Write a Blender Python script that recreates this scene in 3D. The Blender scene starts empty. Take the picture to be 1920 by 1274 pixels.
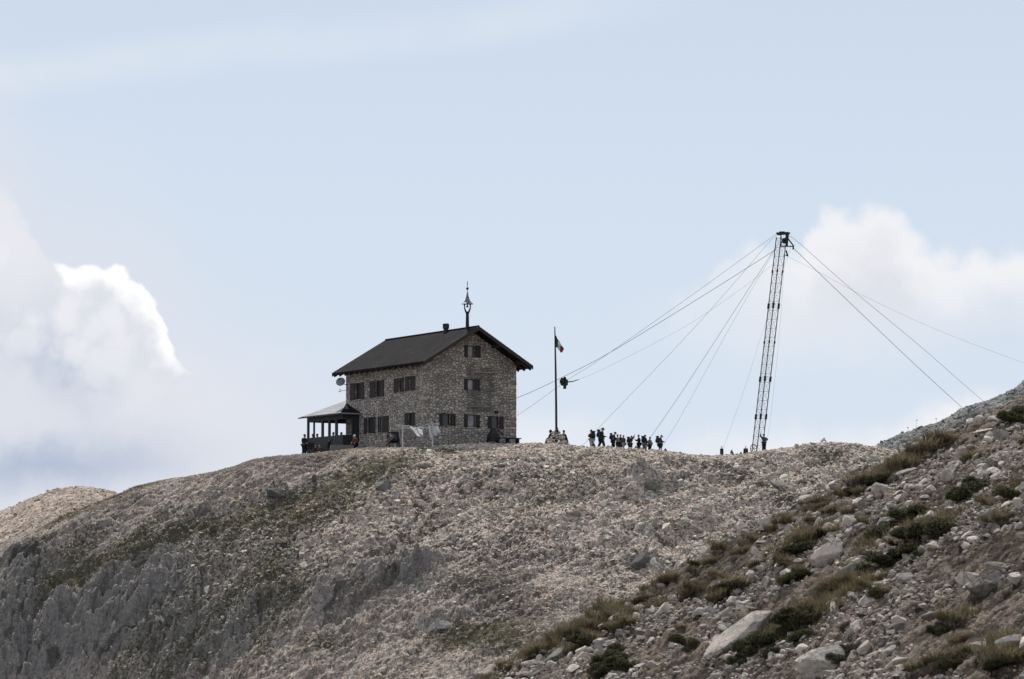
import bpy, bmesh, math, random
import numpy as np
from mathutils import Vector, Matrix
random.seed(7); RNG = np.random.default_rng(11)
R = math.radians
scene = bpy.context.scene
COL = scene.collection

# ------------------------------------------------------------------ camera
F = 6000.0; CX, CY = 960.0, 637.0; HOR = 1140.0
TH = math.atan((HOR - CY) / F)
cam_d = bpy.data.cameras.new('camera'); cam = bpy.data.objects.new('camera', cam_d); COL.objects.link(cam)
cam_d.sensor_width = 36; cam_d.lens = 36 * F / 1920; cam_d.clip_start = 0.5; cam_d.clip_end = 20000
cam.location = (0, 0, 0); cam.rotation_euler = (math.pi / 2 + TH, 0, 0)
cam_d.dof.use_dof = True; cam_d.dof.focus_distance = 268; cam_d.dof.aperture_fstop = 9.0
scene.camera = cam
scene.view_settings.view_transform = 'Standard'; scene.view_settings.look = 'None'
scene.view_settings.exposure = 0.0; scene.view_settings.gamma = 1.0

ST, CT = math.sin(TH), math.cos(TH)
def ray(px, py):
    xc = (px - CX) / F; yc = (CY - py) / F
    return Vector((xc, CT - yc * ST, ST + yc * CT))
def at(px, py, Y):
    d = ray(px, py); return d * (Y / d.y)
def zof(px, py, Y): return at(px, py, Y).z
def proj(X, Y, Z):
    f = Y * CT + Z * ST; u = -Y * ST + Z * CT
    return CX + F * X / f, CY - F * u / f

# ------------------------------------------------------------------ numpy noise
def _h(ix, iy, s):
    h = (ix.astype(np.int64) * 374761393 + iy.astype(np.int64) * 668265263 + s * 2147483647) & 0xffffffff
    h = ((h ^ (h >> 13)) * 1274126177) & 0xffffffff
    h = ((h ^ (h >> 16)) * 2246822519) & 0xffffffff
    return ((h ^ (h >> 15)) & 0xffffff) / float(0x1000000)
def vnoise(x, y, s=0):
    ix = np.floor(x); iy = np.floor(y); fx = x - ix; fy = y - iy
    fx = fx * fx * fx * (fx * (fx * 6 - 15) + 10); fy = fy * fy * fy * (fy * (fy * 6 - 15) + 10)
    a = _h(ix, iy, s); b = _h(ix + 1, iy, s); c = _h(ix, iy + 1, s); d = _h(ix + 1, iy + 1, s)
    return ((a + (b - a) * fx) * (1 - fy) + (c + (d - c) * fx) * fy) * 2 - 1
def fbm(x, y, o=4, s=0, g=.5):
    t = 0; a = 1.0; n = 0
    for k in range(o):
        t = t + a * vnoise(x * 2 ** k + 17.3 * k, y * 2 ** k - 9.1 * k, s + k); n += a; a *= g
    return t / n
def ridged(x, y, o=4, s=0):
    t = 0; a = 1.0; n = 0
    for k in range(o):
        t = t + a * (1 - 2 * np.abs(vnoise(x * 2.1 ** k + 5.7 * k, y * 2.1 ** k + 3.3 * k, s + k))); n += a; a *= .5
    return t / n
def stones(x, y, s=0):
    """cellular pebbles: 0 in the gaps, up to 1 on a stone; each with its own height"""
    ix = np.floor(x); iy = np.floor(y); best = np.full(x.shape, 9.); second = np.full(x.shape, 9.); hid = np.zeros(x.shape)
    for dx in (-1, 0, 1):
        for dy in (-1, 0, 1):
            cx = ix + dx; cy = iy + dy
            px = cx + _h(cx, cy, s); py = cy + _h(cx, cy, s + 1)
            d = np.hypot(px - x, py - y)
            nb = d < best
            second = np.where(nb, best, np.minimum(second, d))
            hid = np.where(nb, _h(cx, cy, s + 2), hid); best = np.where(nb, d, best)
    return np.clip((second - best) * 2.2, 0, 1) ** .6 * hid
def cells(x, y, s=0):
    ix = np.floor(x); iy = np.floor(y); best = np.full(x.shape, 9.); hid = np.zeros(x.shape)
    for dx in (-1, 0, 1):
        for dy in (-1, 0, 1):
            cx = ix + dx; cy = iy + dy; d = np.hypot(cx + _h(cx, cy, s) - x, cy + _h(cx, cy, s + 1) - y); nb = d < best
            hid = np.where(nb, _h(cx, cy, s + 2), hid); best = np.where(nb, d, best)
    return hid
def stair(t, k=.55):
    f = np.floor(t); return f + sstep(k, 1.0, t - f)
def sstep(a, b, x):
    t = np.clip((x - a) / (b - a), 0, 1); return t * t * (3 - 2 * t)

# ------------------------------------------------------------------ object helpers
def tag(o, label=None, cat=None, group=None, kind=None):
    if label: o['label'] = label
    if cat: o['category'] = cat
    if group: o['group'] = group
    if kind: o['kind'] = kind
    return o
def empty(name, loc=(0, 0, 0), rz=0.0):
    o = bpy.data.objects.new(name, None); COL.objects.link(o); o.location = loc; o.rotation_euler = (0, 0, rz)
    o.empty_display_size = .2; return o
def link(name, me, mats, parent=None, loc=None, rz=None):
    o = bpy.data.objects.new(name, me); COL.objects.link(o)
    if mats is not None:
        for m in (mats if isinstance(mats, (list, tuple)) else [mats]): me.materials.append(m)
    if parent: o.parent = parent
    if loc is not None: o.location = loc
    if rz is not None: o.rotation_euler = (0, 0, rz)
    return o
def build(name, bm, mats, parent=None, loc=None, rz=None, smooth=False):
    me = bpy.data.meshes.new(name)
    bmesh.ops.recalc_face_normals(bm, faces=bm.faces)
    bm.to_mesh(me); bm.free()
    if smooth: me.shade_smooth()
    return link(name, me, mats, parent, loc, rz)
def np_mesh(name, V, Fc, smooth=True):
    me = bpy.data.meshes.new(name); n, k = Fc.shape
    me.vertices.add(len(V)); me.vertices.foreach_set('co', np.ascontiguousarray(V, dtype=np.float32).ravel())
    me.loops.add(n * k); me.loops.foreach_set('vertex_index', np.ascontiguousarray(Fc, dtype=np.int32).ravel())
    me.polygons.add(n); me.polygons.foreach_set('loop_start', np.arange(0, n * k, k, dtype=np.int32))
    try: me.polygons.foreach_set('loop_total', np.full(n, k, dtype=np.int32))
    except Exception: pass
    me.update(calc_edges=True)
    me.polygons.foreach_set('use_smooth', np.full(n, smooth)); return me
def add_attr(me, name, a):
    at_ = me.attributes.new(name, 'FLOAT', 'POINT'); at_.data.foreach_set('value', np.ascontiguousarray(a, dtype=np.float32).ravel())

def box(bm, c, s, M=None, mi=0, taper=1.0):
    vs = []
    for z in (-1, 1):
        k = taper if z > 0 else 1
        for x, y in ((-1, -1), (1, -1), (1, 1), (-1, 1)):
            v = Vector((c[0] + x * s[0] / 2 * k, c[1] + y * s[1] / 2 * k, c[2] + z * s[2] / 2)) if M is None else Vector(c) + M @ Vector((x * s[0] / 2 * k, y * s[1] / 2 * k, z * s[2] / 2))
            vs.append(bm.verts.new(v))
    for f in ((3, 2, 1, 0), (4, 5, 6, 7), (0, 1, 5, 4), (1, 2, 6, 5), (2, 3, 7, 6), (3, 0, 4, 7)):
        bm.faces.new([vs[i] for i in f]).material_index = mi
def frame_of(d):
    d = d.normalized(); a = Vector((0, 0, 1)) if abs(d.z) < .9 else Vector((1, 0, 0))
    x = d.cross(a).normalized(); return x, x.cross(d).normalized()
def tube(bm, pts, r, n=8, cap=True, mi=0):
    pts = [Vector(p) for p in pts]; rs = r if isinstance(r, (list, tuple)) else [r] * len(pts)
    rings = []; x = None
    for i, p in enumerate(pts):
        d = (pts[min(i + 1, len(pts) - 1)] - pts[max(i - 1, 0)])
        if x is None: x, y = frame_of(d)
        else:
            dn = d.normalized(); x = (x - dn * x.dot(dn)).normalized(); y = x.cross(dn)
        rings.append([bm.verts.new(p + (x * math.cos(2 * math.pi * k / n) + y * math.sin(2 * math.pi * k / n)) * rs[i]) for k in range(n)])
    for a, b in zip(rings, rings[1:]):
        for k in range(n): bm.faces.new((a[k], a[(k + 1) % n], b[(k + 1) % n], b[k])).material_index = mi
    if cap: bm.faces.new(rings[0][::-1]).material_index = mi; bm.faces.new(rings[-1]).material_index = mi
def bar(bm, a, b, w, h=None, mi=0):
    a = Vector(a); b = Vector(b); h = h or w; d = b - a; x, y = frame_of(d); vs = []
    for p in (a, b):
        for s, t in ((-1, -1), (1, -1), (1, 1), (-1, 1)): vs.append(bm.verts.new(p + x * s * w / 2 + y * t * h / 2))
    for f in ((3, 2, 1, 0), (4, 5, 6, 7), (0, 1, 5, 4), (1, 2, 6, 5), (2, 3, 7, 6), (3, 0, 4, 7)):
        bm.faces.new([vs[i] for i in f]).material_index = mi
def lathe(bm, prof, c=(0, 0, 0), n=12, mi=0):
    rings = []
    for r, z in prof:
        rings.append([bm.verts.new((c[0] + r * math.cos(2 * math.pi * k / n), c[1] + r * math.sin(2 * math.pi * k / n), c[2] + z)) for k in range(n)])
    for a, b in zip(rings, rings[1:]):
        for k in range(n): bm.faces.new((a[k], a[(k + 1) % n], b[(k + 1) % n], b[k])).material_index = mi
    bm.faces.new(rings[0][::-1]).material_index = mi; bm.faces.new(rings[-1]).material_index = mi
def blob(bm, c, r, sub=2, mi=0):
    M = Matrix.Translation(c) @ Matrix.Diagonal((r[0], r[1], r[2], 1))
    for f in bmesh.ops.create_icosphere(bm, subdivisions=sub, radius=1, matrix=M)['verts']:
        for g in f.link_faces: g.material_index = mi; g.smooth = True

# ------------------------------------------------------------------ materials
class NT:
    def __init__(s, tree): s.t = tree
    def n(s, typ, **kw):
        nd = s.t.nodes.new(typ)
        for k, v in kw.items():
            if k == 'inp':
                for i, val in v.items():
                    if hasattr(val, 'is_output'): s.t.links.new(val, nd.inputs[i])
                    else: nd.inputs[i].default_value = val
            else: setattr(nd, k, v)
        return nd
    def m(s, op, a, b=None, c=None, clamp=False):
        nd = s.t.nodes.new('ShaderNodeMath'); nd.operation = op; nd.use_clamp = clamp
        for i, v in enumerate((a, b, c)):
            if v is None: continue
            if hasattr(v, 'is_output'): s.t.links.new(v, nd.inputs[i])
            else: nd.inputs[i].default_value = v
        return nd.outputs[0]
    def ss(s, x, a, b, lo=0.0, hi=1.0):
        nd = s.n('ShaderNodeMapRange', interpolation_type='SMOOTHSTEP', inp={0: x, 1: a, 2: b, 3: lo, 4: hi}); return nd.outputs[0]
    def mix(s, f, a, b, mode='MIX'):
        nd = s.t.nodes.new('ShaderNodeMix'); nd.data_type = 'RGBA'; nd.blend_type = mode; nd.clamp_factor = True
        for i, v in ((0, f), (6, a), (7, b)):
            if hasattr(v, 'is_output'): s.t.links.new(v, nd.inputs[i])
            else: nd.inputs[i].default_value = (tuple(v) + (1,))[:4] if i > 0 else v
        return nd.outputs[2]
    def ramp(s, f, stops):
        nd = s.t.nodes.new('ShaderNodeValToRGB'); s.t.links.new(f, nd.inputs[0]); e = nd.color_ramp.elements
        while len(e) < len(stops): e.new(.5)
        for el, (p, c) in zip(e, stops): el.position = p; el.color = tuple(c) + (1,)
        return nd.outputs[0]
    def noise(s, vec, scale, detail=4, rough=.55, out=0):
        return s.n('ShaderNodeTexNoise', inp={'Vector': vec, 'Scale': scale, 'Detail': detail, 'Roughness': rough}).outputs[out]
def new_mat(name):
    m = bpy.data.materials.new(name); m.use_nodes = True; nt = NT(m.node_tree); b = m.node_tree.nodes['Principled BSDF']
    return m, nt, b
def plain(name, col, rough=.7, metal=0.0, var=.25, scale=6.0, bump=.0):
    m, nt, b = new_mat(name)
    tc = nt.n('ShaderNodeTexCoord').outputs['Object']; no = nt.noise(tc, scale, 5)
    c = nt.ramp(no, [(.3, [v * (1 - var) for v in col]), (.7, [min(1, v * (1 + var)) for v in col])])
    nt.t.links.new(c, b.inputs['Base Color']); b.inputs['Roughness'].default_value = rough; b.inputs['Metallic'].default_value = metal
    if bump:
        bp = nt.n('ShaderNodeBump', inp={'Height': no, 'Strength': .6, 'Distance': bump}); nt.t.links.new(bp.outputs[0], b.inputs['Normal'])
    return m

def mat_terrain(name, stone, soil, grass, cell, fine, bumpd):
    m, nt, b = new_mat(name)
    pos = nt.n('ShaderNodeNewGeometry').outputs['Position']
    gr = nt.n('ShaderNodeAttribute', attribute_name='grass').outputs['Fac']
    so = nt.n('ShaderNodeAttribute', attribute_name='soil').outputs['Fac']
    out_ = nt.n('ShaderNodeAttribute', attribute_name='outcrop').outputs['Fac']
    warp = nt.n('ShaderNodeVectorMath', operation='MULTIPLY_ADD', inp={0: nt.noise(pos, fine * .6, 3, out=1), 1: (cell, cell, cell), 2: pos}).outputs[0]
    v = nt.n('ShaderNodeTexVoronoi', inp={'Vector': warp, 'Scale': 1 / cell})
    v2 = nt.n('ShaderNodeTexVoronoi', inp={'Vector': warp, 'Scale': 2.7 / cell})
    big = nt.noise(pos, .35 / cell * .5, 5); mid = nt.noise(pos, 1.2 / cell, 4); fin = nt.noise(pos, fine, 5, .7)
    cr = nt.n('ShaderNodeSeparateColor', inp={0: v.outputs['Color']}).outputs[0]
    cr2 = nt.n('ShaderNodeSeparateColor', inp={0: v2.outputs['Color']}).outputs[1]
    t = nt.m('ADD', nt.m('MULTIPLY', cr, .35), nt.m('ADD', nt.m('MULTIPLY', cr2, .3), nt.m('MULTIPLY', fin, .45)))
    c = nt.ramp(t, [(.24, [x * .42 for x in stone]), (.5, stone), (.78, [min(.72, x * 1.75) for x in stone])])
    warm = nt.ss(big, .4, .65)
    c = nt.mix(nt.m('MULTIPLY', warm, .45), c, nt.mix(1.0, c, (1.07, .95, .87), 'MULTIPLY'))
    sf = nt.m('ADD', so, nt.m('MULTIPLY', nt.m('SUBTRACT', fin, .5), 1.6), clamp=True)
    gap = nt.n('ShaderNodeAttribute', attribute_name='gap').outputs['Fac']
    sf = nt.m('ADD', sf, nt.m('MULTIPLY', gap, .75), clamp=True)
    c = nt.mix(nt.m('MULTIPLY', nt.ss(sf, .25, .75), .9), c, nt.mix(fin, [x * .6 for x in soil], [x * 1.5 for x in soil]))
    grey = nt.ramp(nt.m('ADD', nt.m('MULTIPLY', mid, .6), nt.m('MULTIPLY', fin, .4)), [(.3, (.085, .084, .083)), (.5, (.175, .170, .166)), (.70, (.34, .332, .322))])
    grey = nt.mix(nt.m('MULTIPLY', gap, .8), grey, (.035, .034, .032))
    c = nt.mix(nt.m('MULTIPLY', out_, .8), c, grey)
    gf = nt.m('ADD', gr, nt.m('MULTIPLY', nt.m('SUBTRACT', mid, .5), 2.1), clamp=True)
    gf = nt.m('MULTIPLY', nt.ss(gf, .16, .5), nt.ss(cr2, .98, .7, .3, 1.0))
    c = nt.mix(gf, c, nt.mix(fin, [x * .5 for x in grass], [x * 1.6 for x in grass]))
    nt.t.links.new(c, b.inputs['Base Color']); b.inputs['Roughness'].default_value = .95; b.inputs['Specular IOR Level'].default_value = .15
    hgt = nt.m('ADD', nt.m('MULTIPLY', v.outputs['Distance'], -.5), nt.m('ADD', nt.m('MULTIPLY', v2.outputs['Distance'], -.35), nt.m('MULTIPLY', fin, .9)))
    bp = nt.n('ShaderNodeBump', inp={'Height': hgt, 'Strength': .9, 'Distance': bumpd}); nt.t.links.new(bp.outputs[0], b.inputs['Normal'])
    return m
def mat_rock(name, base, fine=14.0, lo=.48, hi=1.75, bumpd=.03, lichen=.35):
    m, nt, b = new_mat(name)
    pos = nt.n('ShaderNodeNewGeometry').outputs['Position']
    rnd = nt.n('ShaderNodeAttribute', attribute_name='rnd').outputs['Fac']
    orn = nt.n('ShaderNodeObjectInfo').outputs['Random']
    f1 = nt.noise(pos, fine, 6, .7); f2 = nt.noise(pos, fine * .2, 4)
    t = nt.m('ADD', nt.m('MULTIPLY', f1, .55), nt.m('ADD', nt.m('MULTIPLY', f2, .25), nt.m('MULTIPLY', nt.m('FRACT', nt.m('ADD', rnd, orn)), .45)))
    c = nt.ramp(t, [(.32, [x * lo for x in base]), (.62, base), (.9, [min(.75, x * hi) for x in base])])
    hue = nt.m('FRACT', nt.m('MULTIPLY', nt.m('ADD', rnd, orn), 7.31))
    c = nt.mix(nt.m('MULTIPLY', hue, .5), c, nt.mix(1.0, c, (1.07, .95, .86), 'MULTIPLY'))
    c = nt.mix(nt.m('MULTIPLY', nt.ss(nt.noise(pos, fine * .55, 5, .65), .55, .72), lichen), c, (.10, .10, .085))
    cw = nt.n('ShaderNodeVectorMath', operation='MULTIPLY_ADD', inp={0: nt.noise(pos, fine * .3, 4, out=1), 1: (4.0 / fine,) * 3, 2: pos}).outputs[0]
    ce = nt.n('ShaderNodeTexVoronoi', feature='DISTANCE_TO_EDGE', inp={'Vector': cw, 'Scale': fine * .30}).outputs['Distance']
    crk = nt.m('MULTIPLY', nt.ss(ce, .035, .0), nt.ss(f2, .42, .58)); c = nt.mix(nt.m('MULTIPLY', crk, .8), c, (.05, .043, .036)); f1 = nt.m('SUBTRACT', f1, nt.m('MULTIPLY', crk, .5))
    nt.t.links.new(c, b.inputs['Base Color']); b.inputs['Roughness'].default_value = .93; b.inputs['Specular IOR Level'].default_value = .2
    bp = nt.n('ShaderNodeBump', inp={'Height': f1, 'Strength': .8, 'Distance': bumpd}); nt.t.links.new(bp.outputs[0], b.inputs['Normal'])
    return m
def mat_plant(name, a, bcol):
    m, nt, b = new_mat(name)
    rnd = nt.n('ShaderNodeAttribute', attribute_name='rnd').outputs['Fac']; orn = nt.n('ShaderNodeObjectInfo').outputs['Random']
    t = nt.m('ADD', nt.m('MULTIPLY', rnd, .7), nt.m('MULTIPLY', orn, .3))
    c = nt.mix(t, a, bcol); nt.t.links.new(c, b.inputs['Base Color']); b.inputs['Roughness'].default_value = .8
    b.inputs['Specular IOR Level'].default_value = .2
    tr = nt.n('ShaderNodeBsdfTranslucent', inp={0: c}); mx = nt.n('ShaderNodeMixShader', inp={0: .45, 1: b.outputs[0], 2: tr.outputs[0]})
    nt.t.links.new(mx.outputs[0], nt.t.nodes['Material Output'].inputs[0]); return m

def mat_masonry(name, cell=.32):
    m, nt, b = new_mat(name)
    tc = nt.n('ShaderNodeTexCoord').outputs['Object']
    mp = nt.n('ShaderNodeMapping', inp={'Vector': tc, 'Scale': (1, 1, 1.45)}).outputs[0]
    w = nt.n('ShaderNodeVectorMath', operation='MULTIPLY_ADD', inp={0: nt.noise(tc, 2.2, 3, out=1), 1: (.35, .35, .35), 2: mp}).outputs[0]
    e = nt.n('ShaderNodeTexVoronoi', feature='DISTANCE_TO_EDGE', inp={'Vector': w, 'Scale': 1 / cell, 'Randomness': .9})
    v = nt.n('ShaderNodeTexVoronoi', inp={'Vector': w, 'Scale': 1 / cell, 'Randomness': .9})
    sc = nt.n('ShaderNodeSeparateColor', inp={0: v.outputs['Color']})
    fin = nt.noise(tc, 9, 5, .7); big = nt.noise(tc, .45, 3)
    t = nt.m('ADD', nt.m('MULTIPLY', sc.outputs[0], .55), nt.m('MULTIPLY', fin, .45))
    c = nt.ramp(t, [(.2, (.27, .245, .22)), (.5, (.42, .382, .342)), (.85, (.60, .555, .50))])
    c = nt.mix(nt.m('MULTIPLY', sc.outputs[1], .35), c, nt.mix(1.0, c, (1.1, .93, .8), 'MULTIPLY'))
    joint = nt.ss(e.outputs['Distance'], .0, .16)
    c = nt.mix(joint, (.165, .150, .135), c)
    # weathered band where old render was lost, between the upper gable windows
    sx = nt.n('ShaderNodeSeparateXYZ', inp={0: tc})
    band = nt.m('MULTIPLY', nt.m('MULTIPLY', nt.ss(sx.outputs[0], 4.0, 4.25), nt.ss(sx.outputs[0], 7.2, 6.7)), nt.m('MULTIPLY', nt.ss(sx.outputs[2], 3.0, 3.2), nt.ss(sx.outputs[2], 7.2, 6.8)))
    band = nt.m('MULTIPLY', band, nt.ss(sx.outputs[1], .5, .3))
    c = nt.mix(nt.m('MULTIPLY', band, nt.ss(nt.noise(tc, 1.1, 4), .35, .6, .25, .75)), c, (.105, .10, .09))
    c = nt.mix(nt.m('MULTIPLY', nt.ss(big, .5, .7), .35), c, (.12, .105, .09))
    nt.t.links.new(c, b.inputs['Base Color']); b.inputs['Roughness'].default_value = .95; b.inputs['Specular IOR Level'].default_value = .15
    bp = nt.n('ShaderNodeBump', inp={'Height': nt.m('ADD', joint, nt.m('MULTIPLY', fin, .35)), 'Strength': 1.0, 'Distance': .06}); nt.t.links.new(bp.outputs[0], b.inputs['Normal'])
    return m
def mat_roof(name, a, bcol, speck=.0, axis='Y', rough=.75):
    m, nt, b = new_mat(name)
    tc = nt.n('ShaderNodeTexCoord').outputs['Object']
    st = nt.n('ShaderNodeMapping', inp={'Vector': tc, 'Scale': (.35, 3.2, .35) if axis == 'Y' else (3.2, .35, .35)}).outputs[0]
    s1 = nt.noise(st, 1.6, 4); f = nt.noise(tc, 14, 4, .7); bg = nt.noise(tc, .6, 3)
    t = nt.m('ADD', nt.m('MULTIPLY', s1, .5), nt.m('ADD', nt.m('MULTIPLY', f, .3), nt.m('MULTIPLY', bg, .2)))
    c = nt.ramp(t, [(.35, a), (.68, bcol)])
    if speck: c = nt.mix(nt.m('MULTIPLY', nt.ss(nt.noise(tc, 5.5, 2), .70, .74), speck), c, (.3, .3, .3))
    nt.t.links.new(c, b.inputs['Base Color']); b.inputs['Roughness'].default_value = rough; b.inputs['Specular IOR Level'].default_value = .06
    bp = nt.n('ShaderNodeBump', inp={'Height': t, 'Strength': .5, 'Distance': .05}); nt.t.links.new(bp.outputs[0], b.inputs['Normal']); return m

STONE = (.36, .315, .28)
M = {
 'hill': mat_terrain('hill_rubble', (.395, .332, .280), (.078, .062, .050), (.082, .074, .046), .30, 6.5, .13),
 'knoll': mat_terrain('pale_rubble', (.36, .295, .245), (.20, .155, .12), (.085, .075, .042), .34, 5.5, .10),
 'far': mat_terrain('grey_rubble', (.19, .20, .195), (.09, .088, .08), (.075, .08, .055), .5, 3.5, .14),
 'fg': mat_terrain('near_scree_soil', (.145, .117, .094), (.036, .026, .019), (.050, .043, .023), .11, 18, .06),
 'rock': mat_rock('limestone', (.35, .315, .277), lo=.30, hi=1.95, lichen=.65), 'rock_hill': mat_rock('limestone_far', (.485, .422, .365), 4.0, bumpd=.06),
 'rock_dark': mat_rock('grey_lichen_rock', (.165, .16, .15), 6.0, lichen=.6),
 'masonry': mat_masonry('rubble_masonry'), 'quoin': mat_rock('quoin_stone', (.33, .29, .245), 5.0, lichen=.25),
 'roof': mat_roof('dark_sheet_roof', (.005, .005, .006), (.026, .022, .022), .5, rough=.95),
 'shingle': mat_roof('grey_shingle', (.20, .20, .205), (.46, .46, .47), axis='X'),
 'timber': plain('dark_timber', (.028, .021, .018), .8), 'shutter': plain('brown_shutter', (.026, .017, .014), .75, scale=12),
 'pane': plain('curtained_pane', (.27, .27, .28), .25, var=.35, scale=2.0), 'pane_dark': plain('dark_pane', (.03, .035, .045), .15),
 'frame': plain('window_frame', (.05, .045, .042), .7), 'black': plain('blackened_steel', (.018, .018, .020), .6, .3),
 'iron': plain('dark_iron', (.030, .031, .034), .55, .5), 'slate': plain('veranda_paint', (.022, .026, .033), .7),
 'dish': plain('dish_grey', (.36, .37, .39), .5), 'cable': plain('cable_steel', (.075, .078, .082), .5, .4), 'cable_pale': plain('cable_galvanised', (.22, .23, .24), .5, .3),
 'zinc': plain('bell_roof_metal', (.14, .15, .17), .4, .6), 'concrete': plain('concrete', (.17, .16, .15), .9, scale=9),
 'post': plain('pale_post', (.52, .51, .50), .7), 'linen': plain('white_linen', (.88, .88, .90), .9, var=.06), 'linen2': plain('grey_linen', (.80, .80, .83), .9, var=.08),
 'green': plain('flag_green', (.02, .065, .048), .9), 'white': plain('flag_white', (.45, .45, .48), .9, var=.08), 'red': plain('flag_red', (.22, .03, .05), .9),
 'wood': plain('weathered_wood', (.16, .12, .095), .85), 'skin': plain('skin', (.42, .27, .2), .6, var=.1), 'hair': plain('hair', (.03, .022, .016), .7),
 'grass': mat_plant('dry_grass', (.055, .046, .026), (.25, .205, .125)), 'shrub': mat_plant('dwarf_shrub', (.018, .019, .009), (.105, .098, .048)),
 'straw': mat_plant('straw', (.14, .115, .07), (.30, .25, .17)),
}
for k_ in ('linen', 'linen2', 'green', 'white', 'red'):
    nt_ = NT(M[k_].node_tree); b_ = M[k_].node_tree.nodes['Principled BSDF']; src = b_.inputs['Base Color'].links[0].from_socket
    tr_ = nt_.n('ShaderNodeBsdfTranslucent', inp={0: src}); mx_ = nt_.n('ShaderNodeMixShader', inp={0: .5, 1: b_.outputs[0], 2: tr_.outputs[0]}); nt_.t.links.new(mx_.outputs[0], nt_.t.nodes['Material Output'].inputs[0])
CLOTH = {k: plain('cloth_' + k, c, .9, var=.2) for k, c in dict(black=(.013, .014, .017), navy=(.018, .022, .036), charcoal=(.035, .036, .04), brown=(.06, .045, .035),
    grey=(.16, .16, .165), pale=(.34, .33, .32), khaki=(.20, .17, .13), red=(.11, .022, .024), maroon=(.055, .022, .022), olive=(.055, .055, .035), white=(.7, .7, .7), blue=(.03, .05, .10)).items()}
#SPLIT
# ------------------------------------------------------------------ terrain
SKY_PX = [-3000, -600, -200, 0, 50, 120, 180, 221, 250, 300, 350, 400, 440, 470, 520, 560, 620, 660, 740, 800, 870, 970, 1010, 1040, 1090, 1150, 1200, 1260, 1330, 1380, 1420, 1480, 1515, 1540, 1600, 1650, 1720, 1900, 2400, 5000]
SKY_PY = [1900, 1260, 1110, 1032, 1004, 972, 948, 932, 918, 906, 898, 889, 878, 868, 861, 856, 850, 845, 842, 842, 840, 837, 838, 838, 843, 847, 849, 854, 860, 857, 852, 845, 838, 836, 838, 843, 858, 885, 960, 1300]
YC = 266.0
STEEP_PX = [-3000, -300, 0, 150, 300, 450, 700, 1000, 1300, 1700, 3000]
STEEP = [1.2, 1.15, 1.05, 1.0, .9, .8, .64, .56, .50, .46, .5]
def blobs(px, py, lst):
    g = np.zeros(px.shape)
    for bx, by, rx, ry, ang, amt in lst:
        ca, sa = math.cos(R(ang)), math.sin(R(ang)); dx = px - bx; dy = -(py - by)
        u = (dx * ca + dy * sa) / rx; v = (-dx * sa + dy * ca) / ry
        g += amt * np.exp(-(u * u + v * v) * 1.2)
    return g
# bands of turf, bare crags and earthy tracks on the hill, (centre, radii, angle, amount)
TURF = [(640, 930, 190, 40, 22, .5), (420, 1000, 200, 45, 25, .55), (220, 1060, 130, 40, 30, .45), (130, 965, 150, 25, 27, .5), (870, 1205, 90, 26, 5, .75),
        (620, 1220, 60, 18, 10, .45), (560, 1090, 150, 60, 25, .35), (280, 905, 60, 10, 15, .4), (720, 890, 60, 20, 0, .35), (980, 1210, 90, 30, 10, .4), (1130, 910, 80, 18, 0, .22), (110, 1110, 60, 20, 30, .35), (860, 850, 60, 6, 0, .5), (1420, 858, 90, 8, 5, .5), (1540, 850, 60, 10, 0, .4)]
CRAG = [(270, 1130, 130, 90, 35, .9), (100, 1210, 160, 90, 20, .9), (40, 1080, 90, 70, 30, .8), (180, 1010, 110, 40, 30, .6), (775, 1080, 75, 32, 12, 1.0), (480, 1160, 170, 80, 30, .6), (620, 1140, 110, 60, 30, .5),
        (1200, 915, 40, 12, 0, .5), (1195, 1052, 50, 14, -5, .7), (830, 1172, 45, 14, 15, .5), (520, 928, 26, 12, 15, .6), (720, 912, 26, 12, 0, .6), (350, 1240, 120, 60, 20, .6), (0, 1240, 120, 90, 30, .8)]
TRACK = [(1220, 845, 110, 10, 0, .7), (580, 866, 110, 16, 8, .5), (1450, 930, 90, 14, -25, .6), (1340, 900, 90, 12, -15, .3), (1190, 905, 60, 12, 10, .3), (430, 885, 120, 14, 14, .45), (330, 1020, 90, 14, 22, .35)]
GAP = {'v': 0}
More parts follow.
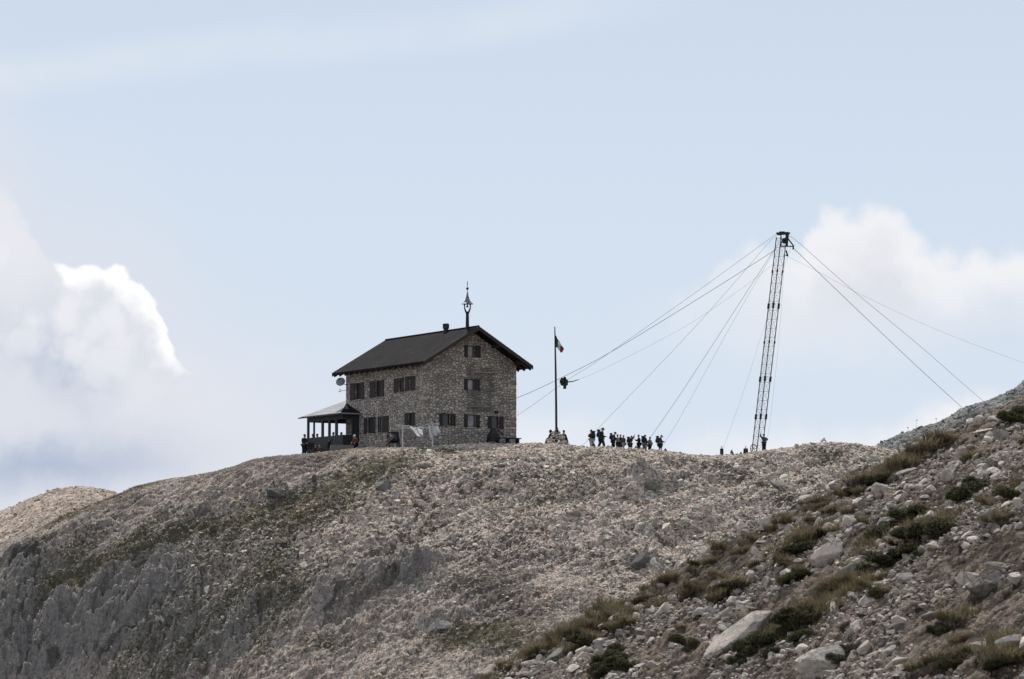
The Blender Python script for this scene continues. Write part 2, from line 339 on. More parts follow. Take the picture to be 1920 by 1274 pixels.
def hill(px, Y, detail=True):
    X = (px - CX) / F * Y
    sky = np.interp(px, SKY_PX, SKY_PY); zc = (HOR - sky) / F * YC
    S = np.interp(px, STEEP_PX, STEEP); d = YC - Y + .8 * fbm(X * .09, Y * 0 + 3.3, 2, 5)
    w = 7.0
    f = np.maximum(d, 0); z = zc - S * (f - w * (1 - np.exp(-f / w)))
    bk = np.maximum(-d, 0); lim = np.interp(px, [0, 221, 450, 600], [8, 10, 26, 30])
    z = z + np.where(bk < lim, .034 * bk, .034 * lim - .35 * (bk - lim))
    z = np.maximum(z, -38 + 2 * fbm(X * .03, Y * .03, 3, 60))
    fade = .22 + .78 * sstep(1.0, 9, f); 
    py = HOR - z / Y * F
    turf = blobs(px, py, TURF); crag = blobs(px, py, CRAG); soil = blobs(px, py, TRACK)
    a = (X * .74 + Y * .67); b = (-X * .67 + Y * .74)
    crag = np.clip(crag + .10 * sstep(750, 350, px) + .42 * fbm(a * .06, b * .14, 4, 21) * fade, 0, 1.2) * np.where(f > 0, 1, .0)
    z = z + fade * (.95 * fbm(X * .075, Y * .09, 3, 1) + .50 * fbm(X * .26, Y * .3, 2, 11) - .45 * sstep(.55, .95, ridged(a * .05, b * .13, 2, 12)) + .40 * fbm(a * .16, b * .5, 3, 31))
    zone = fbm(X * .055 + 3, Y * .08, 3, 15); coarse = np.clip(.55 + 1.5 * zone, .12, 1.25)
    if detail:
        # bedding: broken ledges climbing to the right, blocky where the crags are
        m1 = fade * np.clip(1.15 * crag + .8 * fbm(X * .05, Y * .1, 3, 16) + .02, 0, 1); bed = z - .40 * X
        t1 = (bed + 1.5 * fbm(X * .16, Y * .2, 3, 17) + 1.3 * cells(a * .30 + .3 * fbm(X * .5, Y * .5, 2, 9), b * .5, 18)) / 1.5
        z = z + .55 * m1 * 1.5 * (stair(t1) - t1 + .42)
        m2 = fade * np.clip(.46 + .9 * crag + .8 * fbm(X * .13, Y * .2, 3, 19), 0, 1)
        t2 = (bed + .7 * fbm(X * .5, Y * .6, 3, 20) + .55 * cells(a * .8 + .2 * fbm(X * 1.5, Y * 1.5, 2, 9), b * 1.2, 24)) / .55
        z = z + (1 - .5 * np.clip(crag, 0, 1)) * m2 * .55 * (stair(t2, .5) - t2 + .42)
        wx = .5 * fbm(X * .6, Y * .6, 3, 52); wy = .5 * fbm(X * .6 + 9, Y * .6, 3, 53)
        s1 = stones(a * .30 + wx, b * .42 + wy, 46); s2 = stones(a * .8 + wx, b * .95 + wy, 47); s3 = stones(X * 2.1 + wx, Y * 2.1 + wy, 49)
        z = z + fade * crag * (.95 * s1 + .70 * s2 + .40 * s3 + .3 * ridged(X * .8, Y * .9, 4, 48) + .55 * cells(a * .5 + 1.6 * wx, b * .62 + wy, 55) + .34 * cells(X * 1.2 + wx, Y * 1.3 + wy, 56)) + .22 * m2 * cells(a * .9 + wx, b * 1.4 + wy, 57)
        crack = np.clip(crag, 0, 1) * (1 - np.minimum(np.minimum(sstep(.0, .13, s1), sstep(0, .14, s2) * .5 + .5), sstep(0, .14, s3) * .6 + .4))
        z = z + (.35 + .65 * fade) * (.16 * fbm(X * .7, Y * .7, 3, 2) + .09 * fbm(X * 2.2, Y * 2.2, 3, 3))
        z = z + (.3 + .7 * fade) * .10 * fbm(X * 3.3 + 5, Y * 4.2, 3, 95) * (.5 + .7 * coarse)
        st = (.15 * stones(X * 1.15, Y * 1.5, 71) * coarse ** 2 + .13 * stones(X * 2.4 + .3 * fbm(X * 2, Y * 2, 2, 96), Y * 3.2, 81) * (.2 + .8 * coarse) + .10 * stones(X * 5.0, Y * 6.2, 91))
        z = z + st * (.45 + .55 * fade) * (1 - .5 * np.clip(turf, 0, 1)) * (1 - .35 * np.clip(crag, 0, 1))
    else: st = 0 * X; crack = st
    soil = soil + .62 * fbm(X * .13, Y * .2, 5, 51) + .05; GAP['v'] = (1 - sstep(.02, .15, st)) * np.clip(.55 + .7 * coarse, 0, 1) * (1 - np.clip(crag, 0, 1)) + crack
    turf = turf * 1.05 + .60 * fbm(a * .07, b * .22, 4, 61) - .10 + .13 * sstep(900, 500, px)
    return z, np.clip(turf, 0, 1), np.clip(soil, 0, 1), np.clip(crag, 0, 1)

def simple_hill(pxs, pys, Yc, S, back, seed, rough, right_rise=0):
    def fn(px, Y, detail=True):
        X = (px - CX) / F * Y
        zc = (HOR - np.interp(px, pxs, pys)) / F * Yc
        d = Yc - Y; f = np.maximum(d, 0); w = 6.0
        z = zc - S * (f - w * (1 - np.exp(-f / w))) - back * np.maximum(-d, 0)
        z = z - (.9 * np.maximum(Yc - 26 - Y, 0) if seed == 300 else 0)
        z = np.maximum(z, -45.0); fade = .3 + .7 * sstep(1, 8, f)
        z = z + fade * (.8 * fbm(X * .09, Y * .1, 4, seed) + rough * ridged(X * .16, Y * .22, 4, seed + 7)) + .16 * fbm(X * .8, Y * .8, 4, seed + 3)
        st = .18 * stones(X * 1.4, Y * 1.4, seed + 11) + .14 * stones(X * 3.1, Y * 3.1, seed + 12); z = z + st; GAP['v'] = 1 - sstep(.02, .14, st)
        turf = .45 * fbm(X * .15, Y * .25, 4, seed + 20) + .02; soil = .4 * fbm(X * .1, Y * .12, 3, seed + 30) + .1
        return z, np.clip(turf, 0, 1), np.clip(soil, 0, 1), np.clip(rough * .6 + .4 * fbm(X * .1, Y * .2, 3, seed + 40), 0, 1)
    return fn
knoll = simple_hill([-3000, -500, -200, 0, 60, 100, 130, 160, 190, 215, 300, 420, 900], [1500, 1120, 1030, 966, 941, 926, 921, 921, 923, 930, 985, 1080, 1500], 300.0, .34, .3, 300, .15)
back_hill = simple_hill([900, 1500, 1600, 1655, 1690, 1730, 1760, 1790, 1810, 1850, 1890, 1908, 1922, 1940, 2100, 2500, 4500], [1150, 900, 860, 837, 819, 806, 799, 783, 770, 757, 741, 732, 716, 704, 650, 575, 500], 345.0, .5, .1, 400, .55)

# near slope the photographer looks across: rises to the right and away, breaks off at YE
PX_S, QY_S, C_S, YE = .52, .184, -11.0, 54.7
FG_TURF = [(1490, 1175, 110, 30, 30, .8), (1590, 1105, 70, 26, 30, .8), (1740, 1000, 90, 34, 25, .7), (1510, 1020, 60, 22, 30, .6), (1690, 880, 90, 16, 27, .6), (1120, 1165, 90, 16, 28, .6), (1020, 1215, 80, 22, 20, .5), (1780, 1180, 90, 20, 25, .4), (1890, 930, 60, 24, 25, .5), (1160, 1250, 60, 30, 20, .4), (1870, 1230, 60, 40, 20, .4), (1640, 1030, 60, 20, 30, .4)]
def fgs(px, Y, detail=True):
    X = (px - CX) / F * Y
    z = PX_S * X + QY_S * Y + C_S
    ye = YE + .5 * vnoise(X * .6, X * 0, 3)
    d = np.maximum(Y - ye, 0); z = z - .62 * (d - 1.2 * (1 - np.exp(-d / 1.2)))
    py = HOR - z / Y * F
    near = np.hypot(X, Y)
    z = np.where(near < 16, np.maximum(z, -1.75 - .35 * np.maximum(near - 4, 0) ** 1.1), z)
    z = z + .16 * fbm(X * .35, Y * .35, 3, 101) * sstep(6, 14, near)
    turf = blobs(px, py, FG_TURF)
    if detail:
        z = z + .085 * fbm(X * 1.3, Y * 1.3, 4, 102) + .045 * fbm(X * 6, Y * 6, 3, 103) + .02 * fbm(X * 19, Y * 19, 2, 104)
        st = .075 * stones(X * 3.2, Y * 3.2, 111) + .05 * stones(X * 6.5, Y * 6.5, 121) + .028 * stones(X * 13, Y * 13, 131)
        GAP['v'] = 1 - sstep(.01, .085, st); z = z + st * (1 - .6 * np.clip(turf, 0, 1))
    soil = .22 + .5 * fbm(X * .5 + Y * .2, Y * .5, 4, 141)
    turf = turf * .9 + .35 * fbm(X * .5 + Y * .3, Y * .7, 4, 151) - .12
    return z, np.clip(turf, 0, 1), np.clip(soil, 0, 1), np.zeros(z.shape)

def fan(name, fn, pxs, Ys, mat):
    P, Yg = np.meshgrid(pxs, Ys); Z, g, s, o = fn(P, Yg)
    Xg = (P - CX) / F * Yg
    V = np.stack([Xg, Yg, Z], -1).reshape(-1, 3); nr, nc = P.shape
    i = np.arange((nr - 1) * (nc - 1)); r = i // (nc - 1); c = i % (nc - 1); b = r * nc + c
    me = np_mesh(name, V, np.stack([b, b + 1, b + nc + 1, b + nc], -1))
    add_attr(me, 'gap', np.broadcast_to(GAP['v'], P.shape).ravel()); add_attr(me, 'grass', g.ravel()); add_attr(me, 'soil', s.ravel()); add_attr(me, 'outcrop', o.ravel())
    o_ = link(name, me, mat); o_['kind'] = 'structure'; return o_
def spans(*seg):
    out = []
    for a, b, st in seg: out.append(np.arange(a, b, st))
    return np.concatenate(out + [np.array([seg[-1][1]])])
fan('hill', hill, spans((-4200, -300, 90), (-300, 1800, 1.7), (1800, 2500, 12), (2500, 6000, 90)), spans((150, 214, 4), (214, 228, .2), (228, 268, .1), (268, 292, .5), (292, 420, 4)), M['hill'])
fan('knoll', knoll, spans((-4200, -250, 60), (-250, 360, 2), (360, 900, 20)), spans((240, 280, 2), (280, 302, .15), (302, 330, 1), (330, 430, 6)), M['knoll'])
fan('back_hill', back_hill, spans((900, 1560, 20), (1560, 2060, 2), (2060, 4500, 40)), spans((250, 310, 3), (310, 330, .4), (330, 347, .15), (347, 380, 1), (380, 520, 8)), M['far'])
fan('foreground_slope', fgs, spans((-20000, -2000, 500), (-2000, 820, 60), (820, 2040, 1.7), (2040, 2700, 5), (2700, 4200, 40), (4200, 20000, 400)), spans((2, 30, 1.0), (30, 36.5, .2), (36.5, 57.0, .036), (57.0, 70, .5), (70, 130, 3)), M['fg'])
# valley floor reaching the horizon, and ground behind the viewer
bm = bmesh.new()
bmesh.ops.create_grid(bm, x_segments=60, y_segments=60, size=9000, matrix=Matrix.Translation((0, 0, -46)))
for v in bm.verts: v.co.z += 3.0 * math.sin(v.co.x * .0013 + 1) * math.cos(v.co.y * .0017)
g = build('ground', bm, M['far'], smooth=True); g['kind'] = 'structure'

def hit(fn, px, py, y0, y1, step=.05):
    """first point of the slope on the sight line: gives a spot of ground, in metres"""
    Ys = np.arange(y0, y1, step); Z = fn(np.full(Ys.shape, float(px)), Ys)[0]; d = ray(px, py); zr = d.z / d.y * Ys
    k = np.argmax(Z >= zr)
    if Z[k] < zr[k]: return None
    return Vector((d.x / d.y * Ys[k], Ys[k], Z[k]))
def ground_z(x, y, fn=None):
    fn = fn or hill
    return float(fn(np.array([CX + x / y * F]), np.array([float(y)]))[0][0])

# ------------------------------------------------------------------ stones
def rock_template(seed, sub, flat=.62, cuts=7):
    rg = np.random.default_rng(seed); bm = bmesh.new(); bmesh.ops.create_icosphere(bm, subdivisions=sub, radius=1)
    bm.verts.ensure_lookup_table(); V = np.array([v.co[:] for v in bm.verts]); Fc = np.array([[v.index for v in f.verts] for f in bm.faces]); bm.free()
    for k in range(cuts):
        n = rg.normal(size=3); n /= np.linalg.norm(n); h = rg.uniform(.34, .78)
        d = V @ n - h; V = V - np.outer(np.maximum(d, 0) * .93, n)
    V = V * np.array([1.0, rg.uniform(.6, .95), rg.uniform(flat * .7, flat * 1.2)])
    if sub > 2:
        V = V * (1 + .10 * fbm(V[:, 0] * 2.2 + seed, V[:, 1] * 2.2 + V[:, 2] * 1.7, 3, seed) + .07 * fbm(V[:, 0] * 6 + V[:, 2] * 4, V[:, 1] * 6 - V[:, 2] * 5, 3, seed + 9))[:, None]
    V /= np.abs(V[:, :2]).max(); return V, Fc
def rot_mats(n, tilt, rg):
    a = rg.uniform(0, 2 * np.pi, n); t = rg.normal(0, tilt, n); u = rg.uniform(0, 2 * np.pi, n)
    ca, sa = np.cos(a), np.sin(a); Z = np.zeros((n, 3, 3)); Z[:, 0, 0] = ca; Z[:, 0, 1] = -sa; Z[:, 1, 0] = sa; Z[:, 1, 1] = ca; Z[:, 2, 2] = 1
    kx, ky = np.cos(u), np.sin(u); c, s = np.cos(t), np.sin(t); T = np.zeros((n, 3, 3))
    T[:, 0, 0] = c + kx * kx * (1 - c); T[:, 0, 1] = kx * ky * (1 - c); T[:, 0, 2] = ky * s; T[:, 1, 0] = kx * ky * (1 - c); T[:, 1, 1] = c + ky * ky * (1 - c); T[:, 1, 2] = -kx * s
    T[:, 2, 0] = -ky * s; T[:, 2, 1] = kx * s; T[:, 2, 2] = c
    return T @ Z
def merged(name, temps, pos, size, tilt, mat, label, cat, rg):
    n = len(pos); pick = rg.integers(0, len(temps), n); Rm = rot_mats(n, tilt, rg); Vs = []; Fs = []; As = []; off = 0; rv = rg.uniform(0, 1, n)
    for k, (V, Fc) in enumerate(temps):
        idx = np.where(pick == k)[0]
        if not len(idx): continue
        W = np.einsum('nij,vj->nvi', Rm[idx], V) * size[idx][:, None, None] + pos[idx][:, None, :]
        nv = len(V); Vs.append(W.reshape(-1, 3)); Fs.append((Fc[None] + (np.arange(len(idx)) * nv)[:, None, None] + off).reshape(-1, Fc.shape[1])); As.append(np.repeat(rv[idx], nv)); off += nv * len(idx)
    me = np_mesh(name, np.concatenate(Vs), np.concatenate(Fs), smooth=False); add_attr(me, 'rnd', np.concatenate(As))
    o = link(name, me, mat); tag(o, label, cat, kind='stuff'); return o

TMP1 = [rock_template(500 + k, 1, .42, 9) for k in range(8)]
TMP2 = [rock_template(600 + k, 2, .55, 11) for k in range(8)]
# hill scree: small broken stones all over the slope
rg = np.random.default_rng(5); n = 50000
hp = rg.uniform(-60, 1760, n); hy = 228 + 39 * rg.uniform(0, 1, n) ** .85
hz, ht, hs, hc = hill(hp, hy); keep = rg.uniform(0, 1, n) > np.clip(ht * 1.2, 0, .85); keep &= rg.uniform(0, 1, n) > hc * .55
hp, hy, hz = hp[keep], hy[keep], hz[keep]; sz = .048 * (1 - rg.uniform(0, .97, len(hp))) ** -.48; sz = np.clip(sz * (.6 + .75 * np.clip(.5 + 1.6 * fbm((hp - CX) / F * hy * .055 + 3, hy * .08, 3, 15), 0, 1.2)), .045, .34)
top = hy > 263; sz[top] = np.minimum(sz[top], .14)
order = np.argsort(-sz); big = order[:150]; rest = order[150:]
pos_h = np.stack([(hp - CX) / F * hy, hy, hz + sz * .12], -1)
merged('scree', TMP1, pos_h[rest], sz[rest], .55, M['rock_hill'], 'pale broken stones strewn all over the far hillside', 'scree', rg)
# knoll and back hill stones
n = 2600; kp = rg.uniform(-60, 330, n); ky = rg.uniform(281, 303, n); kz = knoll(kp, ky)[0]; ks = np.clip(.06 * (1 - rg.uniform(0, .97, n)) ** -.5, .05, .3)
merged('knoll_scree', TMP1, np.stack([(kp - CX) / F * ky, ky, kz], -1), ks, .35, M['rock_hill'], 'sunlit tan rubble covering the low knoll at far left', 'scree', rg)
n = 2600; kp = rg.uniform(1600, 1990, n); ky = rg.uniform(326, 347, n); kz = back_hill(kp, ky)[0]; ks = np.clip(.08 * (1 - rg.uniform(0, .97, n)) ** -.5, .07, .5)
merged('back_scree', TMP1, np.stack([(kp - CX) / F * ky, ky, kz], -1), ks, .35, M['rock_dark'], 'grey rubble on the steep slope behind the near hillside', 'scree', rg)
# near scree
n = 47000; fp = rg.uniform(800, 2450, n); fy = rg.uniform(36.5, 56.2, n); fz, ft, fs, _ = fgs(fp, fy)
clus = fbm((fp - CX) / F * fy * .9, fy * .7, 3, 171)
keep = (rg.uniform(0, 1, n) > np.clip(ft * 1.3, 0, .92)) & (rg.uniform(0, 1, n) < .62 + 1.9 * clus)
fp, fy, fz = fp[keep], fy[keep], fz[keep]; sz = np.clip(.022 * (1 - rg.uniform(0, .985, len(fp))) ** -.52, .020, .21)
pos_f = np.stack([(fp - CX) / F * fy, fy, fz + sz * .10], -1)
seen = np.array([proj(*p) for p in pos_f]); vis = (seen[:, 0] > 0) & (seen[:, 0] < 1920) & (seen[:, 1] < 1280)
order = np.argsort(-(sz / fy) * vis); bigf = order[:110]; rest = order[110:]
merged('near_scree', TMP2, pos_f[rest], sz[rest], .6, M['rock'], 'loose pale limestone stones covering the near slope', 'scree', rg)

ROCKS = []
for k in range(9):
    V, Fc = rock_template(700 + k, 4, .75, 16); me = np_mesh('rock', V, Fc, smooth=False); ROCKS.append(me)
    me.materials.append(M['rock'])
ROCKS_H = [m.copy() for m in ROCKS]
for m in ROCKS_H: m.materials.clear(); m.materials.append(M['rock_hill'])
ROCKS_D = [m.copy() for m in ROCKS]
for m in ROCKS_D: m.materials.clear(); m.materials.append(M['rock_dark'])
def rock(name, p, s, lib, label, cat, group=None, rz=None, tilt=(0, 0)):
    o = bpy.data.objects.new(name, random.choice(lib)); COL.objects.link(o); o.location = p; o.scale = s
    o.rotation_euler = (tilt[0], tilt[1], random.uniform(0, 6.28) if rz is None else rz); return tag(o, label, cat, group)
for i in bigf: rock('rock', pos_f[i] - np.array([0, 0, sz[i] * .16]), (sz[i],) * 3, ROCKS, 'loose pale limestone rock lying in the scree of the near slope', 'rock', 'loose rocks on the near slope', tilt=(random.gauss(0, .3), random.gauss(.35, .3)))
sz2 = sz
for i in big:
    s = float(np.clip(.055 * 1, .05, .32)); 
    p = pos_h[i]; s = random.uniform(.26, .42); rock('rock', p, (s, s, s), ROCKS_H, 'pale loose rock lying among the rubble of the far hillside', 'rock', 'loose rocks on the far hillside', tilt=(random.gauss(0, .3), random.gauss(0, .3)))
# boulders one can point to: (px, py, width px, height factor, tilt, library, label)
def boulder(fn, px, py, wpx, hf, lib, label, y0, y1, rz=0.0, tilt=(0, 0), df=.8):
    p = hit(fn, px, py, y0, y1)
    if p is None: return
    s = wpx / 2 / F * p.y; return rock('boulder', p + Vector((0, 0, s * hf * (.10 if fn is fgs else .02))), (s, s * df, s * hf * (1 if fn is fgs else 1.5)), lib, label, 'boulder', rz=rz, tilt=tilt)
FGB = [(1385, 1195, 230, .26, 'broad flat pale slab, longest on the near slope, beside dark green shrubs', (.30, -.50), .5),
 (1045, 1240, 90, .6, 'rounded pale boulder at the lower left end of the near slope', (0, -.3), .7), (1000, 1250, 60, .5, 'low pale rock left of the rounded boulder at the foot of the near slope', (0, -.2), .7),
 (1560, 1050, 78, .8, 'upright brownish boulder set in scree in the middle of the near slope', (.3, -.6), .6), (1562, 1136, 36, .9, 'smooth whitish rounded stone resting on the turf band', (0, 0), .8),
 (1885, 1068, 84, .42, 'flat white slab lying on top of the rock pile at the right edge', (.1, .1), .7), (1858, 1105, 80, .75, 'angular white block under the flat slab at the right edge', (.2, -.5), .7), (1905, 1090, 50, .6, 'pale block wedged at the right edge below the flat slab', (0, .3), .8),
 (1822, 1090, 60, .9, 'grey block leaning at the left of the rock pile near the right edge', (.2, -.3), .8), (1548, 1258, 110, .8, 'large grey boulder at the bottom edge of the photograph', (.1, -.3), .7),
 (1622, 1225, 50, .9, 'cracked grey boulder right of the large one at the bottom edge', (0, -.2), .8), (1668, 1228, 52, .9, 'pale upright boulder beside the cracked grey one near the bottom', (.1, .1), .8), (1685, 1242, 46, .6, 'flat pale stone under the upright boulder near the bottom', (0, 0), .8),
 (1840, 1220, 44, .7, 'rounded white stone near the bottom right corner', (0, -.1), .8), (1890, 1210, 60, .6, 'flat tilted slab near the bottom right corner', (0, -.4), .7),
 (1627, 948, 44, .9, 'whitish block beside a dark cushion on the upper near slope', (.2, -.5), .6), (1655, 928, 46, 1.0, 'tall brown boulder behind the whitish block on the upper near slope', (.1, -.3), .7), (1695, 892, 52, .55, 'long pale rock on the upper near slope under the grassy break', (0, -.45), .6),
 (1705, 872, 22, 1.2, 'small upright stone standing on the grassy break of the near slope', (0, .2), .7), (1725, 862, 30, .6, 'pale stone beside the small upright one on the grassy break', (0, -.3), .8), (1840, 815, 44, .5, 'flat light rock high on the near slope', (0, -.35), .7), (1885, 790, 50, .6, 'rounded light boulder at the upper right end of the near slope', (0, -.4), .7),
 (1410, 1128, 34, .6, 'pale rock on the scree above the long slab', (0, -.5), .7), (1350, 1160, 60, .5, 'narrow pale rock just above the long slab', (0, -.6), .5), (1325, 1150, 34, .6, 'pale stone left of the narrow rock above the long slab', (0, -.6), .6), (1240, 1096, 46, .45, 'flat rock on the break of the near slope between dry tufts', (0, -.5), .7), (1135, 1176, 32, .4, 'flat white stone among dry tufts on the lower break', (0, -.15), .7),
 (1440, 992, 46, .4, 'long flat rock at the break below the tower', (0, -.3), .7), (1465, 985, 26, .6, 'small white rock at the break below the tower', (0, 0), .8), (1745, 1155, 40, .7, 'reddish boulder amid loose scree on the lower near slope', (0, 0), .8), (1690, 1170, 40, .7, 'dull boulder left of the reddish one on the lower near slope', (0, 0), .8), (1320, 1150, 24, .8, 'small dark stone under a brown tuft', (0, 0), .8)]
for px, py, w, hf, lb, tl, df in FGB: boulder(fgs, px, py, w, hf, ROCKS, lb, 36, 60, rz=random.uniform(-.3, .3), tilt=tl, df=df)
HB = [(520, 930, 48, .36, ROCKS_D, 'large dark grey boulder on the tan slope left below the hut'), (715, 914, 36, .45, ROCKS_D, 'dark mossy boulder on the slope straight below the hut'), (870, 975, 20, .7, ROCKS_H, 'whitish squarish boulder in the middle of the hillside'), (966, 987, 14, 1.0, ROCKS_H, 'bright white block standing out on the hillside below the gable'),
 (937, 978, 14, .7, ROCKS_H, 'small pale block left of the bright white one'), (1035, 1008, 20, .9, ROCKS_H, 'squarish pinkish block on the hillside below the flagpole'), (1085, 970, 34, .6, ROCKS_D, 'rounded grey boulder on the hillside below the walkers'), (1308, 966, 22, .9, ROCKS_H, 'angular boulder on the hillside below the tower'), (1306, 995, 34, .45, ROCKS_H, 'wide flat block under the angular boulder'), (1463, 910, 22, .8, ROCKS_H, 'rounded pale boulder by the track below the tower'),
 (1452, 922, 16, .7, ROCKS_H, 'pale stone left of the rounded boulder by the track'), (1305, 950, 16, .5, ROCKS_H, 'light flat stone above the angular boulder'), (825, 1172, 52, .28, ROCKS_D, 'broad outcropping boulder on the lower hillside near green turf'), (1200, 1055, 60, .5, ROCKS_D, 'dark jutting outcrop above a ledge low on the hillside'), (1220, 917, 30, .7, ROCKS_D, 'dark boulder in a hollow below the walkers'), (590, 902, 10, 1.6, ROCKS_D, 'small upright stone standing on the tan slope'), (525, 1018, 24, .5, ROCKS_H, 'light stone among turf on the left hillside'), (1350, 970, 14, .9, ROCKS_H, 'small pale stone right of the angular boulder')]
for px, py, w, hf, lib, lb in HB: boulder(hill, px, py, w, hf, lib, lb, 205, 268, rz=random.uniform(-.3, .3), tilt=(.2, random.gauss(0, .15)))
#SPLIT
# ------------------------------------------------------------------ the stone hut
# local frame: x along the gable (to the right), y along the side wall (away), origin at the near corner
HA = R(31); HC = at(795, 838, 270.0); HC.z = 13.55
W_, L_, EAVE = 9.1, 14.05, 6.95
hx = Vector((math.cos(HA), math.sin(HA), 0)); hy_ = Vector((-math.sin(HA), math.cos(HA), 0))
def loc(p): q = p - HC; return Vector((q.dot(hx), q.dot(hy_), q.z))
def on_gable(px, py, off=0.0):
    d = ray(px, py); t = (HC.dot(hy_) + off) / d.dot(hy_); q = loc(d * t); return q.x, q.z
def on_side(px, py, off=0.0):
    d = ray(px, py); t = (HC.dot(hx) + off) / d.dot(hx); q = loc(d * t); return q.y, q.z
hut = empty('stone_hut', HC, HA); tag(hut, 'three storey rubble stone mountain hut with dark gabled roof, brown shutters and bell turret', 'hut')
RIDGE = loc(at(896.7, 612.5, 271.2)).z; EZ = loc(at(795.6, 677.5, 268.4)).z       # top of ridge, top of eave edge
OVS, OVG, OVB = .85, 1.35, 1.0
slope = (RIDGE - EZ) / (W_ / 2 + OVS)
def roof_under(x): return RIDGE - slope * abs(x - W_ / 2) - .26
def wall_holes(bm, place, length, z0, topf, holes, brk=(), depth=.32):
    """wall built in upright strips round its openings; place(a, d, z) maps along / into / up"""
    xs = sorted(set([0, length] + list(brk) + [v for h in holes for v in h[:2]]))
    def quad(p): bm.faces.new([bm.verts.new(place(*q)) for q in p])
    for a, b in zip(xs, xs[1:]):
        hs = sorted([h for h in holes if h[0] <= a + 1e-6 and h[1] >= b - 1e-6], key=lambda h: h[2]); za, zb = z0, z0
        for h in hs:
            quad([(a, 0, za), (b, 0, zb), (b, 0, h[2]), (a, 0, h[2])]); za = zb = h[3]
        quad([(a, 0, za), (b, 0, zb), (b, 0, topf(b)), (a, 0, topf(a))])
    for a, b, c, d in holes:
        quad([(a, 0, c), (b, 0, c), (b, depth, c), (a, depth, c)]); quad([(a, 0, d), (b, 0, d), (b, depth, d), (a, depth, d)])
        quad([(a, 0, c), (a, 0, d), (a, depth, d), (a, depth, c)]); quad([(b, 0, c), (b, 0, d), (b, depth, d), (b, depth, c)])
def gpx(x, y): return 780 + x / 4.9, 600 + y / 4.9
def spx(x, y): return 540 + x / 3.443, 500 + y / 3.443
# windows: extent with shutters, and the share of it taken by the opening
GW = [((443, 235), (592, 350), 475, 535, 'pane'), ((440, 540), (585, 650), 475, 536, 'pane'), ((213, 858), (362, 975), 247, 312, 'pane_dark'), ((440, 868), (585, 990), 475, 545, 'pane'), ((657, 883), (802, 1003), 695, 762, 'pane_dark')]
SW = [((403, 757), (492, 860), 436, 472, 'pane_dark'), ((530, 742), (620, 843), 566, 596, 'pane_dark'), ((685, 725), (748, 812), 715, 732, 'pane_dark'), ((758, 713), (823, 803), 784, 800, 'pane_dark'), ((493, 977), (566, 1080), 512, 552, 'pane_dark'), ((583, 970), (650, 1070), 588, 612, 'pane'), ((755, 948), (820, 1028), 776, 804, 'pane_dark')]
gh = []; sh = []
def gwin(w):
    (x0, y0), (x1, y1), o0, o1, pm = w; a, zt = on_gable(*gpx(x0, y0)); b, zb = on_gable(*gpx(x1, y1))
    return a, b, zb, zt, on_gable(*gpx(o0, y0))[0], on_gable(*gpx(o1, y0))[0], pm
def swin(w):
    (x0, y0), (x1, y1), o0, o1, pm = w; a = on_side(*spx(x0, y0))[0]; b = on_side(*spx(x1, y0))[0]; xm, ym = (x0 + x1) / 2, (y0 + y1) / 2
    zt = on_side(*spx(xm, y0 + (y0 - y0)))[1]; zb = on_side(*spx(xm, y1))[1]; zt = on_side(*spx(x0, y0))[1]
    return a, b, zb, zt, on_side(*spx(o0, y0))[0], on_side(*spx(o1, y0))[0], pm
GWL = [gwin(w) for w in GW]; SWL = [swin(w) for w in SW]
gh = [(o0, o1, zb, zt) for a, b, zb, zt, o0, o1, pm in GWL]; sh = [(min(o0, o1), max(o0, o1), zb, zt) for a, b, zb, zt, o0, o1, pm in SWL]
bm = bmesh.new(); Z0 = -1.6
wall_holes(bm, lambda a, d, z: (a, d, z), W_, Z0, roof_under, gh, (W_ / 2,))
wall_holes(bm, lambda a, d, z: (d, a, z), L_, Z0, lambda a: roof_under(0), sh)
for q in ([(W_, 0), (W_, L_)],):
    (x0, y0), (x1, y1) = q; bm.faces.new([bm.verts.new(v) for v in ((x0, y0, Z0), (x1, y1, Z0), (x1, y1, roof_under(0)), (x0, y0, roof_under(0)))])
bm.faces.new([bm.verts.new(v) for v in ((0, L_, Z0), (W_, L_, Z0), (W_, L_, roof_under(0)), (W_ / 2, L_, roof_under(W_ / 2)), (0, L_, roof_under(0)))])
build('wall', bm, M['masonry'], hut)
# corner stones
rq = random.Random(4)
for cx, sx, skip in ((0, -1, .45), (W_, 1, .0)):
    z = -1.0; k = 0; bm = bmesh.new(); tint = []
    while z < roof_under(0) - .35:
        h = rq.uniform(.24, .46); lx = rq.uniform(.5, .9) if k % 2 else rq.uniform(.26, .4); ly = rq.uniform(.26, .4) if k % 2 else rq.uniform(.5, .9); pr = rq.uniform(.008, .035)
        if rq.random() >= skip:
            bxm = bmesh.new(); box(bxm, (cx + (-sx) * (lx / 2) + sx * pr, ly / 2 - pr, z + h / 2), (lx, ly, h - .055))
            bmesh.ops.bevel(bxm, geom=bxm.edges[:], offset=.045, segments=1, affect='EDGES')
            for v in bxm.verts: v.co += Vector((rq.uniform(-.012, .012), rq.uniform(-.012, .012), rq.uniform(-.02, .02)))
            me_ = bpy.data.meshes.new('t'); bxm.to_mesh(me_); tint += [rq.random()] * len(bxm.verts); bxm.free(); bm.from_mesh(me_); bpy.data.meshes.remove(me_)
        z += h; k += 1
    o = build('quoin', bm, M['quoin'], hut); add_attr(o.data, 'rnd', np.array(tint))
